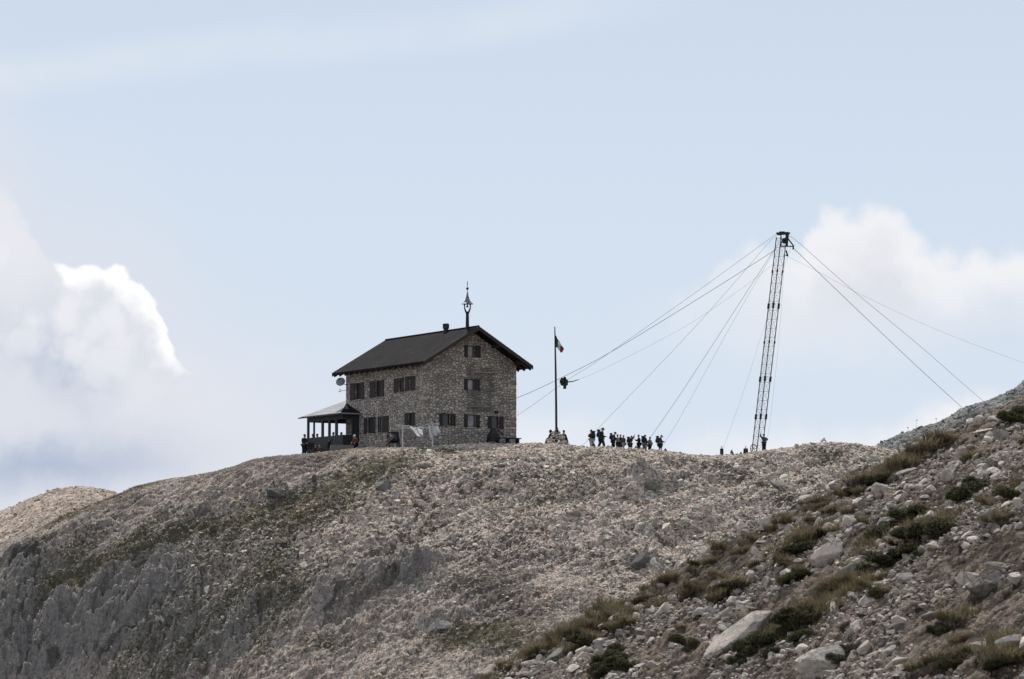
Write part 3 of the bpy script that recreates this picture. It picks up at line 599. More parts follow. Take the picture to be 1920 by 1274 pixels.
def window(along, a, b, zb, zt, o0, o1, pm, arch=False):
    """frame, sill, shutters folded open on the wall, curtained pane"""
    o0, o1 = min(o0, o1), max(o0, o1); a, b = min(a, b), max(a, b)
    pl = (lambda u, d, z: Vector((u, d, z))) if along == 'x' else (lambda u, d, z: Vector((d, u, z)))
    def bx(bm, u0, u1, d0, d1, z0, z1):
        p = pl((u0 + u1) / 2, (d0 + d1) / 2, (z0 + z1) / 2); s = pl(abs(u1 - u0), abs(d1 - d0), abs(z1 - z0)); box(bm, p, s)
    bm = bmesh.new(); t = .06
    bx(bm, o0, o0 + t, .10, .17, zb, zt); bx(bm, o1 - t, o1, .10, .17, zb, zt); bx(bm, o0 + t, o1 - t, .10, .17, zt - t, zt); bx(bm, o0 + t, o1 - t, .10, .17, zb, zb + t)
    if along == 'y': bx(bm, (o0 + o1) / 2 - .025, (o0 + o1) / 2 + .025, .105, .165, zb + t, zt - t)
    wn = build('window', bm, M['frame'], hut)
    bm = bmesh.new(); bx(bm, o0 + .002, o1 - .002, .185, .20, zb + .002, zt - .002); build('pane', bm, M[pm], wn)
    bm = bmesh.new(); bx(bm, o0 - .06, o1 + .06, -.07, .09, zb - .075, zb - .003); build('sill', bm, M['quoin'], wn)
    for u0, u1 in ((a, o0 - .01), (o1 + .01, b)):
        if u1 - u0 < .08: continue
        bm = bmesh.new(); n = max(2, round((u1 - u0) / .13)); st = (u1 - u0) / n
        for k in range(n): bx(bm, u0 + k * st + .006, u0 + (k + 1) * st - .006, -.055, -.02, zb, zt)
        for zz in (zb + .15, zt - .15): bx(bm, u0 + .01, u1 - .01, -.085, -.0555, zz - .05, zz + .05)
        build('shutter', bm, M['shutter'], wn)
for wv in GWL: window('x', *wv)
for wv in SWL: window('y', *wv)
# stone ledge under the attic window, and lintels
bm = bmesh.new(); a, z = on_gable(*gpx(500, 478)); b, _ = on_gable(*gpx(745, 488)); box(bm, ((a + b) / 2, -.05, z), (b - a, .10, .12)); build('ledge', bm, M['quoin'], hut)
bm = bmesh.new(); a, z = on_gable(*gpx(490, 795)); b, _ = on_gable(*gpx(730, 800)); box(bm, ((a + b) / 2, -.025, z), (b - a, .05, .10)); build('ledge', bm, M['quoin'], hut)
bm = bmesh.new(); a, z = on_gable(*gpx(733, 853)); box(bm, (a, -.12, z), (.22, .2, .2)); box(bm, (a, -.16, z + .125), (.3, .3, .04)); build('wall_lamp', bm, M['black'], hut)
# roof: two thick slopes with ribs
bm = bmesh.new(); T = .2
y0, y1 = -OVG, L_ + OVB; xe0, xe1 = -OVS, W_ + OVS; xm = W_ / 2
prof = [(xe0, EZ), (xm, RIDGE), (xe1, EZ), (xe1, EZ - T), (xm, RIDGE - T), (xe0, EZ - T)]
va = [bm.verts.new((x, y0, z)) for x, z in prof]; vb = [bm.verts.new((x, y1, z)) for x, z in prof]
for k in range(6): bm.faces.new((va[k], va[(k + 1) % 6], vb[(k + 1) % 6], vb[k]))
bm.faces.new((va[0], va[1], va[4], va[5])); bm.faces.new((va[1], va[2], va[3], va[4])); bm.faces.new((vb[0], vb[1], vb[4], vb[5])); bm.faces.new((vb[1], vb[2], vb[3], vb[4]))
rr = random.Random(3)
rf = build('roof', bm, M['roof'], hut)
bm = bmesh.new(); tube(bm, [(xm, y0 - .02, RIDGE + .02), (xm, y1 + .02, RIDGE + .02)], .09, 8); build('ridge_cap', bm, M['roof'], rf)
for s in (-1, 1):                                   # verge boards at both ends
    for yy in (y0 - .035, y1 + .035):
        bm = bmesh.new(); xa = xm; xb = xm + s * (W_ / 2 + OVS)
        v = [bm.verts.new(p) for yq in (yy - .03, yy + .03) for p in ((xa, yq, RIDGE + .03), (xb, yq, EZ + .03), (xb, yq, EZ - T - .10), (xa, yq, RIDGE - T - .12))]
        for f in ((0, 1, 2, 3), (7, 6, 5, 4), (0, 4, 5, 1), (1, 5, 6, 2), (2, 6, 7, 3), (3, 7, 4, 0)): bm.faces.new([v[i] for i in f])
        build('verge_board', bm, M['timber'], rf)
for s in (-1, 1):                                   # rafter tails under the eaves
    for k in range(17):
        y = y0 + .25 + (y1 - y0 - .5) * k / 16; xa = xm + s * (W_ / 2 - .15); xb = xm + s * (W_ / 2 + OVS - .06)
        bm = bmesh.new(); bar(bm, (xa, y, roof_under(xa) - .02 + .06 - .11), (xb, y, EZ - T - .095), .12, .17); build('rafter_tail', bm, M['timber'], rf)
for px_, top_ in ((.12, 0), (W_ * .26, 0), (W_ * .74, 0), (W_ - .12, 0), (xm, 0)):   # purlin ends on the gable
    bm = bmesh.new(); box(bm, (px_, -.55, roof_under(px_) - .02), (.22, 1.2, .26)); build('purlin', bm, M['timber'], rf)
# flue with cap
p = loc(at(835, 622, 276)); yv = 4.25
bm = bmesh.new(); lathe(bm, [(.22, RIDGE - .3), (.22, RIDGE + .22), (.285, RIDGE + .25), (.285, RIDGE + .58), (.25, RIDGE + .66), (.12, RIDGE + .70)], (xm, yv, 0), 14); build('chimney', bm, M['iron'], rf, smooth=False)
# bell turret
yb = .56; pz = lambda py: loc(at(876, py, 272.6)).z
bm = bmesh.new()
zb0, zb1, zb2, ze = pz(618), pz(590), pz(576), pz(570.5)
tube(bm, [(xm, yb, zb0 - .3), (xm, yb, pz(600)), (xm, yb, zb1), (xm, yb, pz(584))], [.17, .145, .135, .17], 10)
for k in range(4):
    a = k * math.pi / 2 + .25; c, s = math.cos(a), math.sin(a)
    tube(bm, [(xm + c * r, yb + s * r, z) for r, z in ((.06, pz(588)), (.2, pz(584)), (.33, pz(578.5)), (.36, pz(573)), (.31, ze + .02))], [.075, .07, .055, .05, .05], 6)
bf = build('belfry', bm, M['black'], hut)
bm = bmesh.new(); lathe(bm, [(.51, ze), (.51, ze + .05), (.40, pz(568)), (.22, pz(563)), (.13, pz(557)), (.06, pz(550)), (.03, pz(545))], (xm, yb, 0), 8); build('spire', bm, M['zinc'], bf)
bm = bmesh.new(); blob(bm, (xm, yb, pz(541)), (.12, .12, .12)); build('ball', bm, M['black'], bf)
bm = bmesh.new(); tube(bm, [(xm, yb, pz(545)), (xm, yb, pz(527))], .022, 6); v_ = pz(531); box(bm, (xm, yb, v_), (.10, .03, .18), taper=.3); build('finial', bm, M['black'], bf)
bm = bmesh.new(); lathe(bm, [(.12, pz(576)), (.10, pz(575)), (.07, pz(573.4)), (.03, pz(572)), (.02, ze)], (xm, yb, 0), 10); build('bell', bm, M['black'], bf)
# dish and aerial on the far corner of the side wall
y_d = L_ - .15
c = loc(at(639, 717, 281.6))
bm = bmesh.new(); ax = Vector((-.55, -.62, .35)).normalized(); x_, yv_ = frame_of(ax); prev = None
for r in (0.001, .14, .27, .36, .42):
    ring = [bm.verts.new(c + ax * (r * r * .55) + (x_ * math.cos(t * math.pi / 10) + yv_ * math.sin(t * math.pi / 10)) * r) for t in range(20)]
    if prev:
        for k in range(20): bm.faces.new((prev[k], prev[(k + 1) % 20], ring[(k + 1) % 20], ring[k]))
    prev = ring
bmesh.ops.solidify(bm, geom=bm.faces[:], thickness=.015)
ds = build('satellite_dish', bm, M['dish'], hut)
bm = bmesh.new(); tube(bm, [c - ax * .02, Vector((c.x + .1, y_d, c.z - .15)), Vector((.02, y_d, c.z - .2))], .03, 6); tube(bm, [c - x_ * .38, c + ax * .5 - x_ * .05], .015, 5); box(bm, c + ax * .5, (.09, .09, .09)); build('dish_arm', bm, M['iron'], ds)
c2 = loc(at(637, 733, 281.6)); bm = bmesh.new()
tube(bm, [(c2.x, y_d, c2.z), (.02, y_d, c2.z + .05)], .02, 5)
for zz, ln in ((.12, .5), (-.1, .75)): tube(bm, [(c2.x - ln / 2 * .8, y_d - .2, c2.z + zz), (c2.x + ln / 2 * .5, y_d + .1, c2.z + zz + .03)], .018, 5)
tube(bm, [(c2.x, y_d, c2.z - .14), (c2.x, y_d, c2.z + .2)], .02, 5); build('aerial', bm, M['cable_pale'], hut)
# cable from the wall to the ground: see below.  Glazed veranda wrapped round the far corner
VX0, VX1, VY0, VY1 = -1.65, 5.5, 11.55, 18.3; vz = .12
PT = loc(at(600, 820, 283)).z; HT = loc(at(600, 790.5, 283)).z; ET = loc(at(638, 776, 279)).z
bm = bmesh.new()
box(bm, (VX0 + .06, (VY0 + VY1) / 2, (PT - .9) / 2), (.12, VY1 - VY0, PT + .9)); box(bm, ((VX0 + .12 - .004) / 2, VY0 + .06, (PT - .9) / 2), (-VX0 - .12 - .004, .12, PT + .9 - .004))
box(bm, ((VX0 + .12 + VX1) / 2, VY1 - .06, (PT - .9) / 2), (VX1 - VX0 - .12, .12, PT + .9 - .004)); 
ver = build('veranda', bm, M['slate'], hut); tag(ver, 'dark boarded veranda with open upper sides')
k = 0; ys = []
for pxx in (578, 589, 605, 618, 631.0):
    d = ray(pxx, 805); t = (HC.dot(hx) + VX0 + .06) / d.dot(hx); ys.append(loc(d * t).y)
for y, wd in zip(ys, (.26, .12, .3, .24, .34)):
    bm = bmesh.new(); box(bm, (VX0 + .06, min(max(y, VY0 + .17), VY1 - .14), (PT + ET) / 2 - .02), (.14, wd, ET - PT - .04)); build('post', bm, M['slate'], ver)
for x in (-.45 + 1.0, 2.4, 4.0):
    bm = bmesh.new(); box(bm, (x, VY1 - .06, (PT + ET) / 2 - .02), (.16, .14, ET - PT - .04)); build('post', bm, M['slate'], ver)
bm = bmesh.new(); box(bm, (-.36, VY0 + .06, (PT + ET) / 2 - .02), (.70, .10, ET - PT - .04)); build('side_panel', bm, M['slate'], ver)
bm = bmesh.new(); box(bm, (VX0 + .06, (VY0 + VY1) / 2, (HT + ET) / 2), (.10, VY1 - VY0 - .02, ET - HT)); box(bm, ((VX0 + .115) / 2, VY0 + .06, (HT + ET) / 2 + .003), (-VX0 - .125, .09, ET - HT)); box(bm, ((VX0 + VX1) / 2 + .1, VY1 - .06, (HT + ET) / 2 + .005), (VX1 - VX0 - .3, .10, ET - HT)); build('lintel', bm, M['slate'], ver)
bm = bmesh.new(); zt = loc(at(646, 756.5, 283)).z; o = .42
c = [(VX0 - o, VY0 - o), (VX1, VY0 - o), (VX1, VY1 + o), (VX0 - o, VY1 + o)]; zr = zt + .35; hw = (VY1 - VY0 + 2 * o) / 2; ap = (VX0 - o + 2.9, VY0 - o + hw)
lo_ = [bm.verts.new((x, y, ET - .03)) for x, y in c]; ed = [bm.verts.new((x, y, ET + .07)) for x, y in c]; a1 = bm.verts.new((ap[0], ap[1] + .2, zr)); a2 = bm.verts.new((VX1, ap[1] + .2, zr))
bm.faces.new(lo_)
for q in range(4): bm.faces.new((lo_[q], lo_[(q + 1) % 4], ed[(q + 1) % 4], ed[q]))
bm.faces.new((ed[3], ed[0], a1)); bm.faces.new((ed[0], ed[1], a2, a1)).material_index = 1; bm.faces.new((ed[2], ed[3], a1, a2)); bm.faces.new((ed[1], ed[2], a2))  # near slope takes the dark roof material: its shade is put into the colour
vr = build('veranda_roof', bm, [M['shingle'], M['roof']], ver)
bm = bmesh.new(); box(bm, (VX0 - o - .06, (VY0 + VY1) / 2 + .15, ET - .04), (.10, VY1 - VY0 + 2 * o + .3, .10)); build('gutter', bm, M['iron'], vr)

# ------------------------------------------------------------------ things round the hut
def crest(px, Y): 
    x = (px - CX) / F * Y; return Vector((x, Y, ground_z(x, Y)))
# slab in front of the veranda
p = at(641, 851, 273.5); gz = ground_z(p.x, p.y)
bm = bmesh.new(); box(bm, (0, 0, .18), (1.95, .7, .5)); bmesh.ops.bevel(bm, geom=bm.edges[:], offset=.03, segments=2, affect='EDGES')
o = build('concrete_block', bm, M['concrete'], None, Vector((p.x, p.y, gz)), R(8)); tag(o, 'long grey concrete block lying on the ground before the veranda', 'block')
# clothes line
YL = 264.0; pa = at(755, 841, YL); pb = at(811, 841, YL + .6)
za, zb_ = zof(755, 799, YL), zof(811, 796, YL + .6); ga, gb = ground_z(pa.x, pa.y) - .2, ground_z(pb.x, pb.y) - .2
root = empty('clothes_line', (pa.x, pa.y, ga)); tag(root, 'pale metal clothes line of two T posts with sagging lines before the stone wall', 'clothes line'); o0 = Vector((pa.x, pa.y, ga))
barA = [at(740.5, 797.5, YL - .35) - o0, at(768, 799.5, YL + .35) - o0]; barB = [at(800, 796, YL + .25) - o0, at(824, 796, YL + .95) - o0]
for q, g_, zt_, br in ((pa, ga, za, barA), (pb, gb, zb_, barB)):
    bm = bmesh.new(); tube(bm, [Vector((q.x, q.y, g_)) - o0, Vector((q.x, q.y, zt_)) - o0], .05, 8); pp = build('post', bm, M['post'], root)
    bm = bmesh.new(); tube(bm, [br[0], br[0].lerp(br[1], .5) + Vector((0, 0, .04)), br[1]], .038, 6); build('crossbar', bm, M['post'], pp)
def sagline(a, b, s, n=9): return [a.lerp(b, t / n) - Vector((0, 0, s * 4 * (t / n) * (1 - t / n))) for t in range(n + 1)]
for f, s in ((.02, .30), (.5, .28), (.98, .22)):
    bm = bmesh.new(); tube(bm, sagline(barA[0].lerp(barA[1], f), barB[0].lerp(barB[1], f), s), .014, 5); build('line', bm, M['linen2'], root)
def cloth(name, corners, mat, label, nu=8, nv=10, wav=.05, sleeves=None, kind='laundry'):
    """hanging cloth: top-left, top-right, bottom-right, bottom-left pixels on the line's plane, wind-blown"""
    tl, tr, br, bl = [at(x, y, Yq) for x, y, Yq in corners]; bm = bmesh.new(); base = tl.copy(); rw = random.Random(hash(name + label) % 999)
    g = [[bm.verts.new(tl.lerp(tr, u / nu).lerp(bl.lerp(br, u / nu), v / nv) - base + Vector((rw.uniform(-.01, .01), wav * math.sin(u * 1.7 + v * .8) * (v / nv) + .03 * math.sin(u * 3), 0))) for u in range(nu + 1)] for v in range(nv + 1)]
    for v in range(nv):
        for u in range(nu): bm.faces.new((g[v][u], g[v][u + 1], g[v + 1][u + 1], g[v + 1][u]))
    bmesh.ops.solidify(bm, geom=bm.faces[:], thickness=.012)
    if sleeves:
        for pts in sleeves:
            q = [at(x, y, Yq) - base for x, y, Yq in pts]; tube(bm, q, [.10, .11, .10][:len(q)], 7)
    o = build(name, bm, mat, None, base, smooth=True); return tag(o, label, kind)
y1_ = YL + .15
cloth('towel', [(768, 799, y1_), (779, 804, y1_), (794, 821, y1_), (783, 818, y1_)], M['linen2'], 'grey white towel blown aslant from the clothes line, nearest the left post', 8, 10, .05, kind='towel')
cloth('towel', [(781, 803.5, y1_ + .2), (792, 806, y1_ + .2), (793.5, 818, y1_ + .2), (786, 812, y1_ + .2)], M['linen2'], 'small pale towel hanging midway on the clothes line', 6, 8, .04, kind='towel')
cloth('shirt', [(802, 797.5, y1_ + .35), (808, 799, y1_ + .35), (811, 822, y1_ + .35), (806.5, 822.5, y1_ + .35)], M['linen'], 'narrow white garment hanging left of the right clothes line post', 5, 10, .05, kind='shirt')
cloth('shirt', [(811, 800, y1_ + .5), (819, 799, y1_ + .5), (820.5, 817, y1_ + .5), (813.5, 817.5, y1_ + .5)], M['linen'], 'white shirt with dangling sleeve hanging at the right clothes line post', 6, 8, .05, kind='shirt', sleeves=[[(819, 800.5, y1_ + .5), (821.5, 806, y1_ + .45), (823.5, 811.5, y1_ + .4)]])
# dark machinery and leaning poles by the side wall
p = at(738, 838, 269.2); p.z = ground_z(p.x, p.y)
root = empty('cable_winch', p, R(20)); tag(root, 'dark machine frame with slanting bars standing against the hut side wall', 'machine')
bm = bmesh.new()
for x in (-.45, .45): bar(bm, (x, -.3, 0), (x, .2, 1.25), .09); bar(bm, (x, .5, 0), (x, .2, 1.25), .09)
bar(bm, (-.5, .2, 1.2), (.5, .2, 1.2), .1); bar(bm, (-.45, -.2, .3), (.45, -.2, .3), .08); build('frame', bm, M['black'], root)
bm = bmesh.new(); tube(bm, [(-.4, .15, .62), (.4, .15, .62)], .3, 14); tube(bm, [(-.44, .15, .62), (-.38, .15, .62)], .42, 14); tube(bm, [(.38, .15, .62), (.44, .15, .62)], .42, 14); build('drum', bm, M['iron'], root)
bm = bmesh.new(); box(bm, (.15, .2, 1.12), (.55, .4, .34)); bmesh.ops.bevel(bm, geom=bm.edges[:], offset=.05, segments=2, affect='EDGES'); build('cover', bm, M['black'], root)
for k, (xa, xb, lb) in enumerate(((-1.4, -.1, 'weathered pole leaning low against the dark machine, longer of two'), (-1.05, .0, 'shorter weathered pole leaning against the dark machine'))):
    bm = bmesh.new(); tube(bm, [(xa, -.55, -.02), (xb, -.35, 1.0 - .1 * k)], .045, 6); o = build('pole', bm, M['wood'], None, p, R(20)); tag(o, lb, 'pole')
# covered grill and bench under the gable
gx, gz_ = on_gable(925, 838, -1.0); q = HC + hx * gx - hy_ * 1.0; q.z = ground_z(q.x, q.y)
root = empty('covered_grill', q, HA); tag(root, 'dark covered grill with peaked hood standing under the lower right gable window', 'grill')
bm = bmesh.new(); box(bm, (0, 0, .75), (1.05, .6, .5), taper=.92); box(bm, (0, 0, 1.3), (.95, .55, .6), taper=.28); bmesh.ops.bevel(bm, geom=bm.edges[:], offset=.04, segments=2, affect='EDGES'); build('hood', bm, M['black'], root)
for sx in (-.42, .42):
    for sy in (-.22, .22): bm = bmesh.new(); bar(bm, (sx * 1.15, sy, -.1), (sx, sy, .52), .08); build('leg', bm, M['black'], root)
bm = bmesh.new(); bar(bm, (.3, -.15, 1.5), (.85, -.3, 1.0), .1); bar(bm, (-.3, -.15, 1.2), (-.75, -.25, .75), .09); build('side_arm', bm, M['black'], root)
q2 = q + hx * 1.35 - hy_ * .1; q2.z = ground_z(q2.x, q2.y)
root = empty('bench', q2, HA + .02); tag(root, 'low dark plank bench against the right end of the gable wall', 'bench')
bm = bmesh.new(); box(bm, (0, 0, .62), (2.5, .5, .09)); build('seat', bm, M['timber'], root)
for sx in (-1.0, 0, 1.0): bm = bmesh.new(); box(bm, (sx, 0, .2), (.14, .42, .75)); build('leg', bm, M['timber'], root)
for k, (pxx, wd, lb) in enumerate(((884, 1.0, 'grey boulder at the foot of the gable wall under its middle window'), (868, .5, 'small grey stone left of the boulder at the foot of the gable'), (962, .9, 'pale boulder at the right corner of the hut'), (905, .5, 'small stone right of the boulder at the foot of the gable'))):
    gx, _ = on_gable(pxx, 838, -.9 - .4 * (k == 2)); q = HC + hx * gx - hy_ * (.9 + .6 * (k == 2)); q.z = ground_z(q.x, q.y); rock('boulder', q + Vector((0, 0, .12)), (wd * .5, wd * .4, wd * .42), ROCKS_D if k != 2 else ROCKS_H, lb, 'boulder')
#SPLIT
# ------------------------------------------------------------------ flagpole on its cairn
YF = 267.4
def ground_at(px, Y): x = (px - CX) / F * Y; return Vector((x, Y, ground_z(x, Y)))
base = ground_at(1042.5, YF)
root = empty('flagpole', base); tag(root, 'tall slightly bent dark wooden flagpole rising from a cairn right of the hut', 'flagpole')
bm = bmesh.new(); tube(bm, [Vector((0, 0, -.1))] + [at(x, y, YF) - base for x, y in ((1043.2, 812), (1042.8, 760), (1042, 700), (1041, 650), (1040.2, 613))], [.11, .10, .095, .085, .065, .04], 8); build('pole', bm, M['timber'], root)
bm = bmesh.new(); box(bm, at(1043.4, 816, YF - .12) - base, (.30, .18, .85)); bar(bm, at(1043.5, 822, YF - .15) - base, at(1045.5, 802, YF - .15) - base, .12); build('stake', bm, M['wood'], root)
o0 = at(1041, 628, YF); bm = bmesh.new(); nu, nv = 12, 8
q4 = [(1041.2, 628), (1057.5, 655), (1052.5, 662.5), (1042.3, 650)]
tl, tr, br, bl = [at(x, y, YF) - o0 for x, y in q4]
g = [[bm.verts.new(tl.lerp(tr, u / nu).lerp(bl.lerp(br, u / nu), v / nv) + Vector((0, .10 * math.sin(u * .9 + v * .9), .035 * math.sin(u * 1.3 + v * .5)))) for u in range(nu + 1)] for v in range(nv + 1)]
for v in range(nv):
    for u in range(nu): bm.faces.new((g[v][u], g[v][u + 1], g[v + 1][u + 1], g[v + 1][u])).material_index = min(2, u * 3 // nu)
bmesh.ops.solidify(bm, geom=bm.faces[:], thickness=.006)
o = build('flag', bm, [M['green'], M['white'], M['red']], None, o0, smooth=True); tag(o, 'drooping green, white and red striped flag on the flagpole', 'flag')
def cairn(c, rad, h, n, seed, label, mat, top=None):
    rg = np.random.default_rng(seed); P = []; S = []
    while len(P) < n:
        a = rg.uniform(0, 2 * np.pi); t = rg.uniform(0, 1); r = rad * (1 - t) ** .8 * math.sqrt(rg.uniform(.45, 1)); P.append((c.x + r * math.cos(a), c.y + r * math.sin(a) * .9, c.z + t * h)); S.append(rg.uniform(.07, .17) * (1.15 - .4 * t))
    n = len(P); temps = TMP2; pick = rg.integers(0, len(temps), n); Rm = rot_mats(n, .6, rg); Vs = []; Fs = []; A_ = []; off = 0
    for k in range(n):
        V, Fc = temps[pick[k]]; W = (Rm[k] @ V.T).T * S[k] + np.array(P[k]) - np.array(c); Vs.append(W); Fs.append(Fc + off); A_.append(np.full(len(V), rg.uniform())); off += len(V)
    me = np_mesh('cairn', np.concatenate(Vs), np.concatenate(Fs), smooth=False); add_attr(me, 'rnd', np.concatenate(A_)); o = link('cairn', me, mat, None, c); return tag(o, label, 'cairn')
cairn(ground_at(1044, YF), 1.05, 1.3, 260, 3, 'heaped stone cairn round the foot of the flagpole', M['rock_hill'])
cairn(ground_at(1545, YF), .32, .55, 26, 4, 'small stone cairn on the skyline right of the tower', M['rock_hill'])

# ------------------------------------------------------------------ lattice tower
YT = 271.0
tb = at(1418.5, 852, YT); tb.z = min(tb.z, ground_z(tb.x, tb.y)) - .05; tt = at(1465.5, 441, YT)
axv = (tt - tb); TL = axv.length
tower = empty('lattice_tower', tb); tag(tower, 'leaning three legged steel lattice cableway tower on the ridge at right', 'tower')
def tp(k, f, r=.50):
    a = R((144, 264, 24)[k]); return axv * f + Vector((math.cos(a) * r, math.sin(a) * r, 0))
for k in range(3):
    bm = bmesh.new(); tube(bm, [tp(k, 0), tp(k, .992)], .040, 8); build('leg', bm, M['iron'], tower)
NP = 24
for k in range(3):                                   # lacing on each face
    bm = bmesh.new(); j = (k + 1) % 3
    for i in range(NP):
        f0, f1 = i / NP * .985, (i + 1) / NP * .985
        bar(bm, tp(k, f0), tp(j, f1), .016, mi=1); bar(bm, tp(j, f0), tp(k, f1), .016, mi=1); bar(bm, tp(k, f1), tp(j, f1), .018, mi=1)
    build('lacing', bm, [M['iron'], M['cable_pale']], tower)
for py in (509, 574, 642, 711, 781):
    f = (852 - py) / 411.0; heavy = py in (574, 711, 781)
    for k in range(3):
        bm = bmesh.new(); r = .10 if heavy else .075; tube(bm, [tp(k, f - (.012 if heavy else .006)), tp(k, f + (.012 if heavy else .006))], r, 8); build('joint_collar', bm, M['black'], tower)
T0 = tt - tb
bm = bmesh.new()
for a, b in (((1456.5, 438, -.45), (1478, 437, -.45)), ((1459, 440, .35), (1480, 438, .35)), ((1457, 438, -.45), (1460, 439.5, .35)), ((1478, 437.5, -.45), (1480, 438, .35)), ((1467, 438, -.45), (1469, 438.5, .35))):
    bar(bm, at(a[0], a[1], YT + a[2]) - tb, at(b[0], b[1], YT + b[2]) - tb, .15, .16)
box(bm, at(1466, 436.3, YT - .05) - tb, (.45, .75, .10)); hf = build('head_frame', bm, M['black'], tower)
bm = bmesh.new()
for a, b, w_ in (((1474.5, 439), (1475.5, 462), .17), ((1478, 439), (1476, 460), .12), ((1477, 447), (1488.5, 462.5), .10), ((1464, 462), (1488.5, 462.5), .09), ((1464, 457), (1475, 444), .08), ((1463, 446), (1475, 458), .07), ((1464, 440), (1464.5, 463), .08), ((1487.5, 462), (1487, 468), .12), ((1474, 470), (1477, 481), .12), ((1473, 479), (1478, 480), .1)):
    bar(bm, at(a[0], a[1], YT - .5) - tb, at(b[0], b[1], YT - .5) - tb, w_)
build('outrigger', bm, M['black'], hf)
bm = bmesh.new(); c = at(1471, 452, YT - .1) - tb; tube(bm, [c - Vector((0, .06, 0)), c + Vector((0, .06, 0))], .24, 16); build('pulley', bm, M['black'], hf)
# hand wheel and fittings at the tower foot
p = at(1413, 846, YT - .7); bm = bmesh.new()
ring = [Vector((math.cos(t) * .27, 0, math.sin(t) * .36)) for t in np.linspace(0, 2 * math.pi, 19)]; tube(bm, ring, .035, 6, cap=False)
for a in (0, 1.05, 2.1): tube(bm, [Vector((math.cos(a) * .26, 0, math.sin(a) * .35)), Vector((-math.cos(a) * .26, 0, -math.sin(a) * .35))], .018, 5)
o = build('hoop', bm, M['black'], None, Vector((p.x, p.y, ground_z(p.x, p.y) + .36))); tag(o, 'thin dark spoked hoop leaning at the foot of the lattice tower', 'hoop')
def block_thing(name, px, py, w, h, Y, label, cat, mat, tap=.9):
    p = ground_at(px, Y); root = empty(name, p); tag(root, label, cat)
    bm = bmesh.new(); box(bm, (0, 0, h / 2 - .1), (w, w * .9, h + .2), taper=tap); bmesh.ops.bevel(bm, geom=bm.edges[:], offset=.03, segments=2, affect='EDGES'); build('body', bm, mat, root)
    bm = bmesh.new(); tube(bm, [(0, 0, h - .02), (0, 0, h + .1)], .03, 6); tube(bm, [(.06 * math.cos(t), 0, h + .14 + .06 * math.sin(t)) for t in np.linspace(0, 6.28, 9)], .015, 5, cap=False); build('eye_bolt', bm, M['black'], root); return root
block_thing('anchor_post', 1353.5, 858, .28, .58, 266.4, 'dark squat anchor post on the ridge where a thin stay ends left of the tower', 'anchor', M['black'], 1.0)
block_thing('anchor_block', 1398.5, 856, .44, .46, 266.4, 'dark low anchor block just left of the tower foot', 'anchor', M['black'], .8)
p = ground_at(1372.5, 266.4); rock('boulder', p + Vector((0, 0, .2)), (.22, .18, .5), ROCKS_D, 'dark pointed stone on the ridge between the two anchors', 'boulder')
p = ground_at(1389.5, 266.4); rock('boulder', p + Vector((0, 0, .08)), (.2, .16, .14), ROCKS_D, 'low grey stone on the ridge left of the anchor block', 'boulder')

# ------------------------------------------------------------------ cables (pixel waypoints, distance at each end)
def cable(pts, y0, y1, r, label, mat='cable', smooth=True, curve=None):
    n = len(pts); P = []; xs = [p[0] for p in pts]; tot = abs(xs[-1] - xs[0]) + 1e-6
    for (x, y) in pts: P.append(at(x, y, y0 + (y1 - y0) * abs(x - xs[0]) / tot))
    Q = []
    for i in range(n - 1):                            # Catmull-Rom through the waypoints: one smooth sag
        p0, p1, p2, p3 = P[max(i - 1, 0)], P[i], P[i + 1], P[min(i + 2, n - 1)]
        for k in range(8):
            t = k / 8; Q.append(.5 * ((2 * p1) + (p2 - p0) * t + (2 * p0 - 5 * p1 + 4 * p2 - p3) * t * t + (3 * p1 - p0 - 3 * p2 + p3) * t ** 3) if n > 2 else p1.lerp(p2, t))
    Q.append(P[-1]); o0 = Q[0].copy(); bm = bmesh.new(); tube(bm, [q - o0 for q in Q], r * .8, 6)
    o = build('cable', bm, M[mat], None, o0, smooth=True); tag(o, label, 'cable', 'cables strung from the lattice tower'); return o
cable([(1455, 468), (1380, 516), (1280, 578.6), (1140, 663.5), (1058, 706), (1000, 733.5), (970, 746), (884, 779), (800, 813), (741, 832)], YT, 268.8, .026, 'thick track cable from the tower past the carriage to the machine at the hut')
cable([(1457, 438), (1380, 494), (1280, 566), (1126, 673.5), (1067, 711), (1000, 759), (962, 785)], YT, 290, .015, 'thin cable from the tower head running behind the hut corner, crossing the track cable')
cable([(1452, 494), (1380, 549), (1280, 615), (1140, 688), (1085, 712)], YT, 269.6, .011, 'faint haul rope from the tower shaft to the arm of the carriage', 'cable_pale')
cable([(1457, 441), (1439, 458), (1380, 527), (1280, 638.6), (1130, 795), (1088, 842)], YT, 269, .014, 'stay from the tower head reaching the ground between cairn and walkers')
cable([(1455, 463), (1380, 579), (1280, 733), (1220, 820), (1206, 840)], YT, 275, .018, 'steep stay from below the tower head ending behind the walkers')
cable([(1455, 466), (1380, 594), (1280, 775), (1250, 824), (1240, 842)], YT + .3, 274, .012, 'steep fainter stay ending just right of the last walker', 'cable_pale')
cable([(1483, 462), (1431, 619), (1394, 735), (1353.5, 848)], YT + .6, 266.4, .010, 'very thin stay from the tower head down to the squat anchor post', 'cable_pale')
cable([(1472, 478), (1460, 640), (1446, 775), (1436, 838)], YT - .5, YT - .4, .009, 'faint slack rope hanging along the right side of the tower', 'cable_pale')
cable([(1480, 443), (1503, 460), (1594, 540.5), (1720, 645), (1800, 715), (1849, 757)], YT, 336, .020, 'long stay from the tower head to the slope behind, higher of two on the right')
cable([(1488, 466), (1530, 507), (1602, 576), (1720, 688), (1812, 772)], YT - .5, 334, .027, 'thick stay from the tower outrigger to the slope behind, lower of two on the right')
